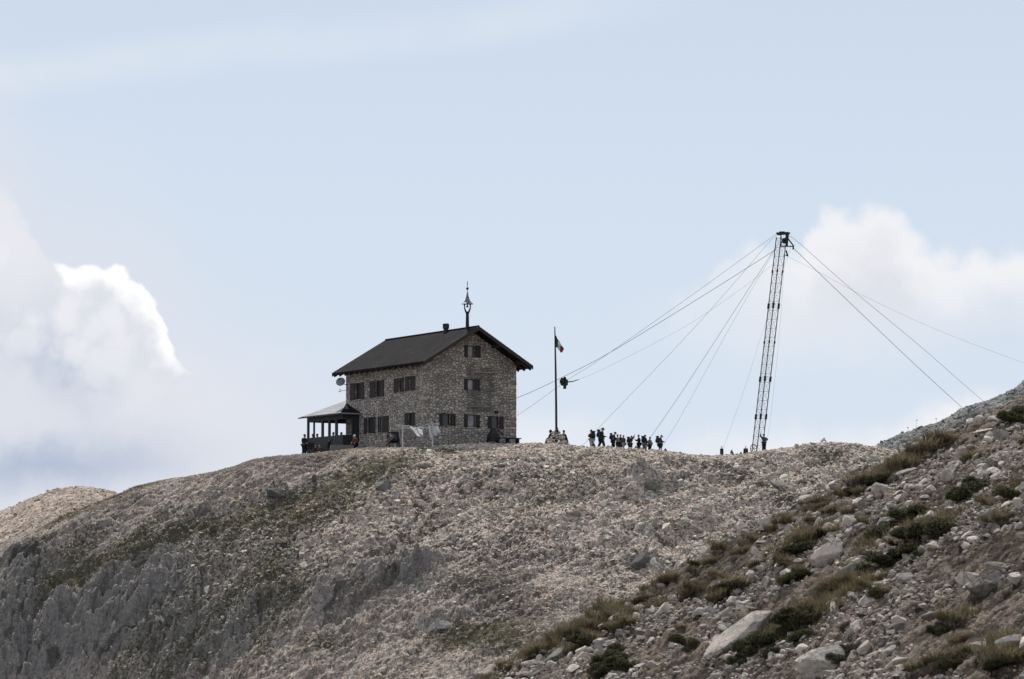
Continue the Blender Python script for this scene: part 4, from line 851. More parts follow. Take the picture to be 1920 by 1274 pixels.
cable([(1476, 481), (1530, 508), (1621, 556), (1760, 620), (1920, 681), (2100, 745)], YT - .4, 300, .010, 'faint sagging rope leaving the tower towards the right edge of the photograph', 'cable_pale')
# goods carriage hanging on the track cable
c = at(1058, 718, 269.3); root = empty('cable_carriage', c); tag(root, 'dark boxy goods carriage hanging on the track cable beside the flagpole', 'carriage')
bm = bmesh.new(); box(bm, (0, 0, .02), (.62, .5, .52)); box(bm, (-.18, 0, .10), (.42, .6, .36)); bmesh.ops.bevel(bm, geom=bm.edges[:], offset=.05, segments=2, affect='EDGES'); build('body', bm, M['black'], root)
for x, z in ((.04, .36), (-.18, .27)): bm = bmesh.new(); tube(bm, [(x, -.06, z), (x, .06, z)], .14, 12); build('pulley', bm, M['black'], root)
bm = bmesh.new(); box(bm, (.04, 0, -.36), (.26, .22, .32)); build('hook_block', bm, M['black'], root)
bm = bmesh.new(); tube(bm, [(.28, 0, .06), (.75, 0, .12), at(1085, 712, 269.6) - c], [.05, .045, .03], 7); build('arm', bm, M['black'], root)

# ------------------------------------------------------------------ people
def skin(verts, edges, radii, root=0, sub=1):
    me = bpy.data.meshes.new('t'); me.from_pydata([Vector(v) for v in verts], edges, []); ob = bpy.data.objects.new('t', me); COL.objects.link(ob)
    md = ob.modifiers.new('s', 'SKIN'); md.use_smooth_shade = True
    for i, r in enumerate(radii):
        d = me.skin_vertices[0].data[i]; d.radius = (r, r) if not isinstance(r, tuple) else r; d.use_root = (i == root)
    ss = ob.modifiers.new('u', 'SUBSURF'); ss.levels = sub; ss.render_levels = sub
    dg = bpy.context.evaluated_depsgraph_get(); out = bpy.data.meshes.new_from_object(ob.evaluated_get(dg)); bpy.data.objects.remove(ob); bpy.data.meshes.remove(me); return out
ARMS = {'down': ((.16, .06, -1), (.05, .28, -1)), 'strap': ((.45, .05, -.9), (-.45, .5, .75)), 'fwd': ((.15, .35, -.9), (-.15, .95, -.05)), 'up': ((.45, .5, .55), (-.1, .45, .9)),
        'hip': ((.75, -.15, -.65), (-.85, .25, -.35)), 'high': ((.15, .8, .35), (-.05, .5, .85)), 'lap': ((.15, .25, -.95), (-.2, .95, -.25)), 'phone': ((.2, .55, -.8), (-.35, .75, .6)), 'out': ((.95, .1, -.1), (.25, .3, .75))}
def person(pos, rz, h, label, pose='stand', arms=('down', 'down'), stride=.1, lean=.05, nod=.1, top='black', low='charcoal', hat=None, shorts=False, group=None):
    k = h / 1.78; V = []; E_ = []; Rr = []
    def a(p, r, par=None):
        V.append(Vector(p) * k); Rr.append(r * k); i = len(V) - 1
        if par is not None: E_.append((par, i))
        return i
    hz = {'stand': .93, 'sit': .50, 'crouch': .36}[pose]; t = Vector((0, math.sin(lean), math.cos(lean)))
    P = Vector((0, 0, hz)); leg_v = []; arm_v = []
    pel = a(P, .135); wa = a(P + t * .18, .125, pel); chst = a(P + t * .38, .145, wa); nb = a(P + t * .52, .075, chst)
    hd = Vector((0, math.sin(lean * .5 + nod), math.cos(lean * .5 + nod))); N = P + t * .52
    nk = a(N + hd * .07, .058, nb); h1 = a(N + hd * .16 + Vector((0, .02, 0)), .088, nk); h2 = a(N + hd * .24 + Vector((0, .01, 0)), .098, h1); h3 = a(N + hd * .31, .07, h2)
    for s in (-1, 1):
        if pose == 'stand': jt = [(s * .095, 0, .88), (s * .10, .05 + s * stride * .55, .50), (s * .10, s * stride - .03, .09), (s * .115, s * stride + .12, .035)]
        elif pose == 'sit': jt = [(s * .10, .05, .48), (s * .14, .45, .50), (s * .14, .48, .09), (s * .15, .62, .035)]
        else: jt = [(s * .11, .03, .34), (s * .20, .36, .48), (s * .15, .12, .09), (s * .17, .26, .035)]
        pr = pel; ids = []
        for q, r in zip(jt, (.095, .066, .045, .038)): pr = a(q, r, pr); ids.append(pr)
        leg_v.append(ids)
        sh = P + t * .46 + Vector((s * .185, 0, 0)); u, f = ARMS[arms[0 if s < 0 else 1]]; u = Vector((u[0] * s, u[1], u[2])).normalized(); f = Vector((f[0] * s, f[1], f[2])).normalized()
        el = sh + u * .29; wr = el + f * .25; pm = wr + f * .075
        i0 = a(sh, .062, chst); i1 = a(el, .044, i0); i2 = a(wr, .029, i1); i3 = a(pm, .036, i2); arm_v.append([i0, i1, i2, i3])
        side, nrm = frame_of(f)
        for q in range(4):
            b0 = pm + side * ((q - 1.5) * .020) + f * .022; ln = (.068, .080, .075, .058)[q]; j0 = a(b0, .0095, i3); j1 = a(b0 + f * ln * .55 + nrm * .012, .0085, j0); a(b0 + f * ln * .9 + nrm * .035, .007, j1)
        tb_ = a(wr + f * .035 + side * .038, .011, i2); a(wr + f * .075 + side * .058 + nrm * .012, .009, tb_)
    Rr[pel] = (.160 * k, .125 * k); Rr[wa] = (.150 * k, .120 * k); Rr[chst] = (.185 * k, .14 * k)
    Rr = [tuple(v * 1.25 for v in r) if isinstance(r, tuple) else r * (1.25 if r > .02 * k else 1.0) for r in Rr]
    me = skin(V, E_, Rr, pel, 1)
    bm = bmesh.new(); bm.from_mesh(me); hc = V[h2]; fw = Vector((0, math.cos(nod), -math.sin(nod)))
    blob(bm, hc + fw * .10 * k - Vector((0, 0, .03 * k)), (.014 * k, .022 * k, .022 * k), 1)
    for s in (-1, 1):
        blob(bm, hc + Vector((s * .095 * k, 0, -.02 * k)), (.014 * k, .024 * k, .034 * k), 1); blob(bm, hc + fw * .088 * k + Vector((s * .034 * k, 0, .004 * k)), (.012 * k,) * 3, 1, 1)
    blob(bm, hc + fw * .083 * k - Vector((0, 0, .068 * k)), (.026 * k, .012 * k, .008 * k), 1, 2)
    bm.to_mesh(me); bm.free(); me.shade_smooth()
    o = link('person', me, [M['skin'], CLOTH['black'], CLOTH['maroon']], None, pos, rz); tag(o, label, 'person', group)
    def sub(ids, edges, rad, name, mat):
        m = {v: i for i, v in enumerate(ids)}; me2 = skin([V[i] for i in ids], [(m[x], m[y]) for x, y in edges], rad, 0, 1); me2.name = name; me2.shade_smooth(); return link(name, me2, CLOTH[mat], o)
    def rr_(i, ex): r = Rr[i]; return (r[0] + ex * k, r[1] + ex * k) if isinstance(r, tuple) else r + ex * k
    A0, A1 = arm_v; ids = [chst, wa, pel, nb, A0[0], A0[1], A0[2], A1[0], A1[1], A1[2]]
    sub(ids, [(chst, wa), (wa, pel), (chst, nb), (chst, A0[0]), (A0[0], A0[1]), (A0[1], A0[2]), (chst, A1[0]), (A1[0], A1[1]), (A1[1], A1[2])], [rr_(i, .040) for i in ids], 'jacket', top)
    L0, L1 = leg_v; n_ = 2 if shorts else 3
    ids = [pel] + L0[:n_] + L1[:n_]; ed = [(pel, L0[0]), (pel, L1[0])] + [(L[q], L[q + 1]) for L in (L0, L1) for q in range(n_ - 1)]
    sub(ids, ed, [rr_(i, .03 if i == pel else .045) for i in ids], 'shorts' if shorts else 'trousers', low)
    for L in leg_v:
        b2 = bmesh.new(); an, to = V[L[2]], V[L[3]]; d = (to - an); d.z = 0; d.normalize(); tube(b2, [an + Vector((0, 0, .09 * k)), an, an + Vector((0, 0, -.045 * k))], [.058 * k, .062 * k, .066 * k], 8)
        tube(b2, [an - d * .06 * k + Vector((0, 0, -.035 * k)), an + d * .07 * k + Vector((0, 0, -.03 * k)), an + d * .20 * k + Vector((0, 0, -.055 * k))], [.05 * k, .055 * k, .036 * k], 8); build('boot', b2, CLOTH['black'], o, smooth=True)
    b2 = bmesh.new(); up = hd
    if hat == 'brim':
        lathe(b2, [(.20 * k, -.01 * k), (.205 * k, .008 * k), (.115 * k, .02 * k), (.105 * k, .10 * k), (.06 * k, .125 * k)], (0, 0, 0), 14); nm, mt = 'hat', CLOTH['charcoal' if top != 'pale' else 'black']
    elif hat in ('cap', 'white_cap'):
        blob(b2, Vector((0, 0, .02 * k)), (.112 * k, .118 * k, .085 * k), 2); box(b2, Vector((0, .14 * k, .0)), (.15 * k, .12 * k, .018 * k)); nm, mt = 'cap', CLOTH['white' if hat == 'white_cap' else 'black']
    elif hat == 'hood':
        blob(b2, Vector((0, -.02 * k, 0)), (.13 * k, .13 * k, .15 * k), 2); nm, mt = 'hood', CLOTH[top]
    else:
        blob(b2, Vector((0, -.022 * k, .012 * k)), (.112 * k, .112 * k, .105 * k), 2); nm, mt = 'hair', M['hair']
    for v in b2.verts: v.co = hc + Vector((0, 0, .02 * k)) + Matrix.Rotation(-(nod + lean * .5), 3, 'X') @ v.co
    build(nm, b2, mt, o, smooth=(nm != 'hat')); o['_k'] = k
    return o, (P + t * .34) * k
def backpack(per, at_, rz, k, mat, label, loose=False, size=(.38, .28, .58)):
    sx, sy, sz_ = [v * k for v in size]
    bm = bmesh.new(); box(bm, (0, 0, 0), (sx, sy, sz_), taper=.88); bmesh.ops.bevel(bm, geom=bm.edges[:], offset=.06 * k, segments=2, affect='EDGES')
    o = build('backpack', bm, CLOTH[mat], None, at_, rz, smooth=True); tag(o, label, 'backpack')
    bm = bmesh.new(); box(bm, (0, -.01, sz_ / 2 + .03 * k), (sx * .95, sy * 1.05, .12 * k)); bmesh.ops.bevel(bm, geom=bm.edges[:], offset=.04 * k, segments=2, affect='EDGES'); build('lid', bm, CLOTH[mat], o, smooth=True)
    bm = bmesh.new(); box(bm, (0, -sy * .56, -sz_ * .12), (sx * .7, .08 * k, sz_ * .5)); bmesh.ops.bevel(bm, geom=bm.edges[:], offset=.03 * k, segments=2, affect='EDGES'); build('pocket', bm, CLOTH[mat], o, smooth=True)
    for s in (-1, 1):
        bm = bmesh.new(); tube(bm, [(s * .11 * k, sy * .4, .22 * k), (s * .13 * k, sy * .5 + .17 * k, .17 * k), (s * .14 * k, sy * .5 + .18 * k, -.02 * k), (s * .15 * k, sy * .45, -.18 * k)], .02 * k, 5); build('strap', bm, CLOTH['black'], o, smooth=True)
    return o
def walker(px, top_py, foot_py, Y, face, label, pack=None, pack_label=None, **kw):
    """face: degrees, 0 = away from the viewer, -90 = to the right, 90 = to the left"""
    gp = ground_at(px, Y); foot = zof(px, foot_py, Y); topz = zof(px, top_py, Y); z = max(gp.z, foot) if abs(gp.z - foot) < .5 else gp.z
    z = gp.z; h = max(1.2, min(2.0, (topz - z) * (1.02 if kw.get('pose', 'stand') == 'stand' else 1.0))) if kw.get('pose', 'stand') == 'stand' else kw.pop('hh', 1.74)
    o, pk = person(Vector((gp.x, gp.y, z)), R(face), h, label, **kw)
    if pack:
        k = o['_k']; off = pk + Vector((0, -.25 * k, .02)); off = Matrix.Rotation(R(face), 3, 'Z') @ off
        backpack(o, Vector((gp.x, gp.y, z)) + off, R(face), k, pack, pack_label)
    del o['_k']; return o
walker(1110, 807, 844, 268.0, 35, 'person in dark jacket and pale trousers, leftmost of the walkers', 'black', 'black backpack worn by the leftmost walker', arms=('strap', 'strap'), top='black', low='pale', stride=.08, lean=.12)
walker(1127.5, 804, 844, 268.2, -80, 'tall striding person in black and wide hat beside the leftmost walker', 'charcoal', 'dark backpack on the tall striding person in the wide hat', arms=('fwd', 'down'), top='black', low='black', stride=.26, lean=.14, hat='brim')
walker(1149.5, 811, 845, 268.6, -85, 'bent person in brimmed hat and bulging pack left of the close knot', 'navy', 'dark rounded backpack on the bent person left of the close knot', arms=('fwd', 'fwd'), top='black', low='black', stride=.12, lean=.2, nod=.4, hat='brim')
walker(1158.5, 816, 846, 269.2, 90, 'person in a pale top facing left, forearms raised, in the close knot', arms=('phone', 'phone'), top='pale', low='charcoal', stride=.08, lean=.0)
walker(1164, 816, 846, 270.0, 150, 'person in black with arms out standing second from left in the close knot', arms=('hip', 'phone'), top='black', low='navy', stride=.06)
walker(1170, 817.5, 847, 268.6, 60, 'person in dark shirt and pale shorts in the middle of the close knot', arms=('fwd', 'down'), top='charcoal', low='pale', stride=.08, shorts=True)
walker(1181.5, 818, 847, 268.4, -60, 'person in black with elbow raised on the right of the close knot', 'black', 'black backpack on the person with the raised elbow', arms=('phone', 'up'), top='black', low='charcoal', stride=.14, lean=.16, nod=.3, hat='cap')
walker(1198.5, 816.5, 848, 268.8, 100, 'slim person in black standing beside the pale bags', arms=('hip', 'phone'), top='black', low='black', stride=.06)
walker(1208.5, 816.5, 849, 268.2, -40, 'broad person in dark jacket, cap and grey trousers right of the slim one', 'black', 'big black backpack between the slim and the broad person', arms=('fwd', 'down'), top='navy', low='grey', stride=.1, hat='cap', lean=.1)
walker(1218, 820.5, 849, 268.4, -60, 'short person in a light grey top with a shoulder bag, second from the right', arms=('hip', 'down'), top='grey', low='black', stride=.05, hat='cap')
walker(1237.5, 816.5, 849.5, 268.2, -75, 'person with bowed head in dark shorts standing apart right of the walkers', 'charcoal', 'dark backpack on the person standing apart at the right', arms=('fwd', 'fwd'), top='navy', low='black', stride=.1, nod=.55, shorts=True, hat='cap')
walker(1433, 815, 850, 269.6, 8, 'person in blue grey shirt at the tower foot, hand raised to the lattice', arms=('up', 'hip'), top='blue', low='black', stride=.02, lean=0)
# seated pair behind the cairn
for px, hd_, lb, face, tp_, pk in ((1034.5, 807, 'dark hooded person sitting behind the cairn, left of the flagpole', 60, 'black', ('black', 'black backpack on the person sitting left of the flagpole')), (1056, 807, 'dark haired person sitting behind the cairn, right of the flagpole', -30, 'charcoal', None)):
    Y = 268.6; gp = ground_at(px, Y); zt = zof(px, hd_, Y); hh = 1.78
    o, pkp = person(Vector((gp.x, gp.y, zt - 1.36)), R(face), hh, lb, pose='sit', arms=('lap', 'lap'), top=tp_, low='charcoal', hat='hood' if pk else None, lean=.15)
    del o['_k']
    if pk: backpack(o, Vector((gp.x, gp.y, zt - 1.32)) + Matrix.Rotation(R(face), 3, 'Z') @ (pkp + Vector((0, -.26, 0))), R(face), 1, *pk)
    rock('boulder', Vector((gp.x, gp.y, zt - 1.36 + .1)), (.34, .32, .30), ROCKS_H, 'block of stone the ' + ('hooded' if pk else 'dark haired') + ' person behind the cairn sits on', 'boulder')
# bags and boots on the ground
def bag(px, w_, h_, Y, label, mat, lean=0.0):
    gp = ground_at(px, Y); bm = bmesh.new(); prof = [(w_ * .42, 0), (w_ * .52, h_ * .2), (w_ * .48, h_ * .55), (w_ * .28, h_ * .85), (w_ * .12, h_)]
    lathe(bm, prof, (0, 0, 0), 12); 
    for v in bm.verts: v.co.x += lean * v.co.z + .03 * math.sin(v.co.z * 17 + v.co.y * 9); v.co.y *= .75
    o = build('bag', bm, CLOTH[mat], None, gp - Vector((0, 0, .03)), smooth=True); tag(o, label, 'bag')
    bm = bmesh.new(); tube(bm, [(-w_ * .16, 0, h_ * .9), (-w_ * .1, -.02, h_ * 1.12), (w_ * .1 + lean * h_, -.02, h_ * 1.12), (w_ * .16 + lean * h_, 0, h_ * .9)], .018, 5); build('handle', bm, CLOTH['black'], o, smooth=True)
bag(1115.5, .34, .52, 267.3, 'narrow black bag on the ground at the heels of the leftmost walker', 'black', -.25)
bag(1193, .5, .50, 268.2, 'bulky brownish bag on the ground left of the slim person in black', 'brown'); bag(1202, .36, .34, 268.0, 'small dark bag at the feet of the broad person', 'charcoal')
bag(1224.8, .30, .26, 268.2, 'small round bundle on the ground between the two rightmost walkers', 'charcoal'); bag(1248.5, .42, .52, 268.2, 'upright dark pack standing on the ground right of the last walker', 'black', -.12)
bag(1221.5, .22, .3, 268.0, 'grey shoulder bag at the hip of the short person', 'grey')
bpy.data.objects[[o.name for o in bpy.data.objects if o.get('label', '').startswith('grey shoulder bag')][0]].location.z += .75
# people round the veranda
def hp(x, y, z=0): return HC + hx * x + hy_ * y + Vector((0, 0, z))
p = at(570.5, 850, 285.0); p.z = min(ground_z(p.x, p.y), p.z)
o, _ = person(Vector((p.x, p.y, p.z)), R(-25), zof(570.5, 815, 285) - p.z, 'dark clothed person standing at the left end of the veranda', arms=('lap', 'hip'), top='black', low='black', stride=.03); del o['_k']
for px, py, lb in ((587.5, 815, 'dark figure seated inside the veranda by its left end, first from the left'), (595.5, 815, 'dark figure seated inside the veranda, second from the left'), (626, 812, 'dark figure seated inside the veranda behind the long opening nearest the hut'), (641, 812, 'dark figure seated inside the veranda behind the short side opening')):
    d = ray(px, py); Y = {587.5: 284.5, 595.5: 284.0, 626: 281.0, 641: 281.0}[px]; q = at(px, py, Y)
    o, _ = person(Vector((q.x, q.y, q.z - 1.30)), R(140 if px < 600 else 60), 1.76, lb, pose='sit', arms=('lap', 'lap'), top='charcoal', low='black'); del o['_k']
    bm = bmesh.new(); box(bm, (0, 0, .38), (.42, .42, .06)); ch = build('chair', bm, M['timber'], None, Vector((q.x, q.y, q.z - 1.30)), R(140 if px < 600 else 60)); tag(ch, 'dark wooden chair under the ' + lb.replace('dark figure seated inside the veranda', 'veranda sitter').replace(', first', ' first').replace(', second', ' second'), 'chair')
    bm = bmesh.new()
    for sx in (-.18, .18):
        for sy in (-.18, .18): bar(bm, (sx, sy, -.15), (sx, sy, .36), .045)
    build('chair_leg', bm, M['timber'], ch)
for px, tp_, lb, rzv in ((591.5, 'maroon', 'person in a dull red top sitting low against the veranda boards, left of a pair', 200), (600, 'brown', 'person in a brown top sitting low against the veranda boards, right of a pair', 170)):
    d = ray(px, 845); t = (HC.dot(hx) + VX0 - .55) / d.dot(hx); q = d * t; q.z = ground_z(q.x, q.y)
    zt = at(px, 832, q.y).z
    o, _ = person(Vector((q.x, q.y, zt - 1.22)), R(rzv), 1.70, lb, pose='crouch', arms=('lap', 'lap'), top=tp_, low='maroon' if px < 595 else 'charcoal', lean=.1); del o['_k']
q = at(667.5, 846, 274.6); q.z = ground_z(q.x, q.y)
zt = zof(667.5, 817, 274.6)
o, _ = person(Vector((q.x, q.y, max(q.z, zt - 1.32))), R(150), 1.74, 'person in dark red jacket and white cap seated by a hooped basket', pose='sit', arms=('lap', 'lap'), top='red', low='black', hat='white_cap', lean=.25, nod=.3); del o['_k']
zz = max(q.z, zt - 1.32); bm = bmesh.new(); box(bm, (0, 0, .2), (.5, .4, .42)); bmesh.ops.bevel(bm, geom=bm.edges[:], offset=.03, segments=1, affect='EDGES'); o = build('crate', bm, M['wood'], None, Vector((q.x, q.y + .1, zz)), R(10)); tag(o, 'wooden box under the person in the red jacket', 'crate')
q = at(679.5, 848, 273.9); q.z = ground_z(q.x, q.y); zb = max(q.z, zof(679.5, 843, 273.9))
bm = bmesh.new(); lathe(bm, [(.24, 0), (.33, .12), (.34, .30), (.27, .42)], (0, 0, 0), 16); o = build('basket', bm, CLOTH['grey'], None, Vector((q.x, q.y, zb)), smooth=True); tag(o, 'round grey basket with a tall hoop handle beside the red jacketed person', 'basket')
bm = bmesh.new(); tube(bm, [(math.cos(t) * .31, 0, .40 + math.sin(t) * .36) for t in np.linspace(0, math.pi, 12)], .035, 7); build('handle', bm, CLOTH['pale'], o, smooth=True)
bag(673, .3, .3, 273.9, 'small pale bundle between the red jacketed person and the basket', 'grey')

# ------------------------------------------------------------------ grass tufts and dwarf shrubs
def tuft_mesh(seed, n, h, spread, lean, w=.010):
    r = np.random.default_rng(seed); V = []; Fc = []; A_ = []
    for i in range(n):
        a = r.uniform(0, 2 * np.pi); rr = spread * math.sqrt(r.uniform()) * .55; bx, by = rr * math.cos(a), rr * math.sin(a); L = h * r.uniform(.45, 1.0); b = r.uniform(.1, 1.0) * lean; aa = a + r.normal(0, .7); dx, dy = math.cos(aa), math.sin(aa); sx, sy = -dy * w, dx * w; o = len(V); rv = r.uniform()
        for t, wk in ((0, 1), (.4, .9), (.75, .6)):
            q = b * t * t * L * 1.1; V += [(bx + dx * q - sx * wk, by + dy * q - sy * wk, L * t * (1 - .25 * b * t)), (bx + dx * q + sx * wk, by + dy * q + sy * wk, L * t * (1 - .25 * b * t))]; A_ += [rv * (.4 + .6 * t)] * 2
        q = b * L * 1.1; V.append((bx + dx * q, by + dy * q, L * (1 - .25 * b))); A_.append(rv)
        Fc += [(o, o + 1, o + 3, o + 2), (o + 2, o + 3, o + 5, o + 4), (o + 4, o + 5, o + 6, o + 6)]
    me = bpy.data.meshes.new('grass_tuft'); me.from_pydata(V, [], [f if f[2] != f[3] else f[:3] for f in Fc]); add_attr(me, 'rnd', np.array(A_)); me.materials.append(M['grass']); return me
def shrub_mesh(seed, n, rx, rz_):
    r = np.random.default_rng(seed); V = []; Fc = []; A_ = []
    lobes = [(r.uniform(-.7, .7) * rx, r.uniform(-.7, .7) * rx, r.uniform(.35, .75) * rx) for _ in range(7)]
    for i in range(n):
        lx, ly, lr = lobes[r.integers(0, 7)]; d = r.normal(size=3); d /= np.linalg.norm(d); d[2] = abs(d[2]); f = r.uniform(.55, 1.05)
        c = np.array([lx + d[0] * lr * f, ly + d[1] * lr * f, d[2] * rz_ * f * (lr / rx + .45)]); s = r.uniform(.014, .032); u = r.normal(size=3); u /= np.linalg.norm(u); v = np.cross(u, d + .5 * r.normal(size=3)); v /= np.linalg.norm(v) + 1e-6; o = len(V)
        for p, q in ((-1, 0), (0, -.55), (1.2, 0), (0, .55)): V.append(tuple(c + u * s * p + v * s * q))
        A_ += [r.uniform()] * 4; Fc.append((o, o + 1, o + 2, o + 3))
    me = bpy.data.meshes.new('dwarf_shrub'); me.from_pydata(V, [], Fc); add_attr(me, 'rnd', np.array(A_)); me.materials.append(M['shrub']); return me
TUFTS = [tuft_mesh(40 + k, 380, .34, .50, 1.25, .0060) for k in range(6)]; SHRUBS = [shrub_mesh(60 + k, 4200, .32, .20) for k in range(6)]
PL = [(1760, 835, 60, 't'), (1742, 848, 55, 't'), (1722, 856, 45, 't'), (1775, 828, 45, 't'), (1690, 880, 50, 't'), (1665, 893, 44, 't'), (1635, 905, 50, 't'), (1610, 915, 48, 't'), (1580, 930, 40, 't'), (1545, 945, 36, 't'), (1520, 958, 30, 't'), (1485, 980, 46, 't'), (1468, 985, 42, 't'), (1448, 998, 36, 't'), (1415, 1015, 34, 't'), (1352, 1035, 40, 't'), (1330, 1060, 34, 't'), (1302, 1075, 32, 't'), (1255, 1090, 44, 't'), (1240, 1098, 38, 't'), (1215, 1108, 34, 't'),
      (1160, 1135, 50, 't'), (1142, 1150, 56, 't'), (1122, 1165, 60, 't'), (1105, 1185, 56, 't'), (1100, 1210, 60, 's'), (1085, 1180, 44, 't'), (1195, 1155, 50, 't'), (1178, 1168, 60, 't'), (1165, 1180, 44, 't'), (1305, 1105, 50, 't'), (1290, 1116, 44, 't'), (1362, 1115, 64, 's'), (1350, 1128, 50, 't'), (1378, 1105, 50, 't'), (1345, 1085, 40, 't'), (1490, 1040, 70, 's'), (1515, 1018, 56, 't'), (1475, 1058, 50, 't'), (1535, 1008, 44, 's'), (1500, 1085, 46, 's'), (1480, 1092, 36, 's'),
      (1285, 1215, 50, 's'), (1265, 1205, 30, 't'), (1150, 1245, 60, 's'), (1175, 1255, 60, 's'), (1135, 1262, 50, 's'), (1160, 1225, 44, 's'), (1700, 975, 60, 's'), (1725, 965, 50, 's'), (1670, 1000, 60, 's'), (1740, 1005, 80, 's'), (1775, 998, 70, 's'), (1710, 1015, 60, 's'), (1690, 1045, 60, 's'), (1660, 1062, 54, 's'), (1640, 1075, 46, 's'), (1590, 1095, 50, 't'), (1570, 1105, 56, 't'), (1610, 1090, 50, 't'), (1625, 1105, 40, 't'), (1550, 1115, 44, 't'), (1530, 1150, 50, 's'), (1510, 1165, 60, 's'), (1490, 1175, 60, 's'), (1475, 1190, 50, 's'), (1500, 1195, 44, 's'), (1440, 1210, 60, 's'), (1410, 1222, 60, 's'), (1390, 1245, 50, 's'), (1450, 1230, 40, 's'),
      (1815, 925, 60, 's'), (1835, 912, 46, 's'), (1800, 940, 40, 's'), (1895, 930, 50, 's'), (1915, 915, 40, 't'), (1880, 975, 46, 't'), (1860, 980, 40, 't'), (1900, 790, 50, 's'), (1915, 780, 44, 's'), (1820, 860, 40, 't'), (1850, 945, 40, 't'), (1645, 1120, 44, 's'), (1660, 1112, 36, 't'), (1770, 1000, 40, 's'), (1780, 1165, 50, 't'), (1760, 1185, 44, 's'), (1800, 1205, 44, 't'), (1890, 1245, 70, 't'), (1870, 1255, 60, 's'), (1905, 1225, 50, 't'), (1760, 1240, 50, 't'), (1720, 1255, 46, 't'), (1790, 1250, 50, 's'), (1580, 1240, 44, 's'), (1600, 1222, 40, 's'), (1065, 1195, 46, 't'), (1045, 1205, 44, 't'), (1025, 1215, 46, 't'), (1005, 1225, 40, 't'), (978, 1222, 44, 't'), (960, 1232, 36, 't'), (1080, 1225, 40, 't'), (930, 1248, 34, 't'), (1200, 1130, 36, 't'), (1420, 1060, 34, 't'), (1560, 1000, 34, 't'), (1625, 985, 36, 't'), (1590, 965, 30, 't')]
rv = random.Random(31)
for k in range(40):                                   # ragged line of tufts along the break of slope
    px = rv.uniform(905, 1790); py = 1262 - (px - 900) * .505 + rv.gauss(14, 9)
    if vnoise(np.array([px * .018]), np.array([.5]), 77)[0] > -.25: PL.append((px, py, rv.uniform(16, 38), 't' if rv.random() < .85 else 's'))
for k in range(150):                                  # tufts and cushions strewn in the turf bands
    px = rv.uniform(1000, 1930); py = rv.uniform(1275 - (px - 900) * .5, 1285); g_ = blobs(np.array([px]), np.array([py]), FG_TURF)[0]
    if rv.random() < .12 + .8 * g_: PL.append((px, py, rv.uniform(20, 58), 't' if rv.random() < .6 else 's'))
for i, (px, py, w_, ty) in enumerate(PL):
    p = hit(fgs, px, min(py, 1290), 36, 58)
    if p is None:
        Y = 54.0; x = (px - CX) / F * Y; p = Vector((x, Y, ground_z(x, Y, fgs)))
    s = w_ * 1.08 / F * p.y / .62; me = random.choice(TUFTS if ty == 't' else SHRUBS)
    o = bpy.data.objects.new(me.name.split('.')[0], me); COL.objects.link(o); o.location = p - Vector((0, 0, .02)); o.rotation_euler = (random.gauss(0, .08), -.25, random.uniform(0, 6.28)); o.scale = (s * random.uniform(.9, 1.2), s * random.uniform(.9, 1.2), s * random.uniform(.8, 1.1))
    if ty == 't': tag(o, 'dry olive brown grass tuft growing among the stones of the near slope', 'grass tuft', 'grass tufts on the near slope')
    else: tag(o, 'dark green dwarf shrub cushion growing among the stones of the near slope', 'shrub', 'dwarf shrubs on the near slope')
def scatter_plants(name, fn, templates, n, px_, Y_, thr, smin, smax, label, cat, seed, mat):
    r = np.random.default_rng(seed); p = r.uniform(*px_, n); y = r.uniform(*Y_, n); z, t, s, c = fn(p, y); k = r.uniform(0, 1, n) < np.clip((t - thr) * 2.2, 0, 1); p, y, z = p[k], y[k], z[k]
    Vs = []; Fs = []; A_ = []; off = 0
    for i in range(len(p)):
        V, Fc, A0 = templates[i % len(templates)]; a = r.uniform(0, 6.28); ca, sa = math.cos(a), math.sin(a); sc = r.uniform(smin, smax); W = V * sc; W = np.stack([W[:, 0] * ca - W[:, 1] * sa, W[:, 0] * sa + W[:, 1] * ca, W[:, 2]], -1) + np.array([(p[i] - CX) / F * y[i], y[i], z[i] - .02])
        Vs.append(W); Fs.append(Fc + off); A_.append(np.clip(A0 * .7 + r.uniform(0, .3), 0, 1)); off += len(V)
    if not Vs: return
    me = np_mesh(name, np.concatenate(Vs), np.concatenate(Fs)); add_attr(me, 'rnd', np.concatenate(A_)); o = link(name, me, mat); tag(o, label, cat, kind='stuff')
def tri_template(n, h, spread, w, seed):
    r = np.random.default_rng(seed); V = []; Fc = []; A_ = []
    for i in range(n):
        a = r.uniform(0, 6.28); q = spread * math.sqrt(r.uniform()); x, y = q * math.cos(a), q * math.sin(a); b = r.normal(0, .45, 2); L = h * r.uniform(.5, 1); t = r.uniform(0, 6.28); o = len(V)
        V += [(x - w * math.cos(t), y - w * math.sin(t), 0), (x + w * math.cos(t), y + w * math.sin(t), 0), (x + b[0] * L, y + b[1] * L, L)]; A_ += [.3 * r.uniform(), .3 * r.uniform(), r.uniform()]; Fc.append((o, o + 1, o + 2))
    return np.array(V), np.array(Fc), np.array(A_)
TT = [tri_template(40, .13, .12, .006, 300 + k) for k in range(5)]
scatter_plants('grass', fgs, TT, 22000, (860, 2000), (37, 55.5), .10, .7, 1.7, 'thin dry grass growing between the stones of the near slope', 'grass', 21, M['grass'])
TH_ = [tri_template(16, .16, .16, .02, 310 + k) for k in range(5)]
scatter_plants('turf', hill, TH_, 24000, (-50, 1750), (228, 266), .25, .7, 1.5, 'olive alpine turf growing in bands over the far hillside', 'turf', 22, M['grass'])
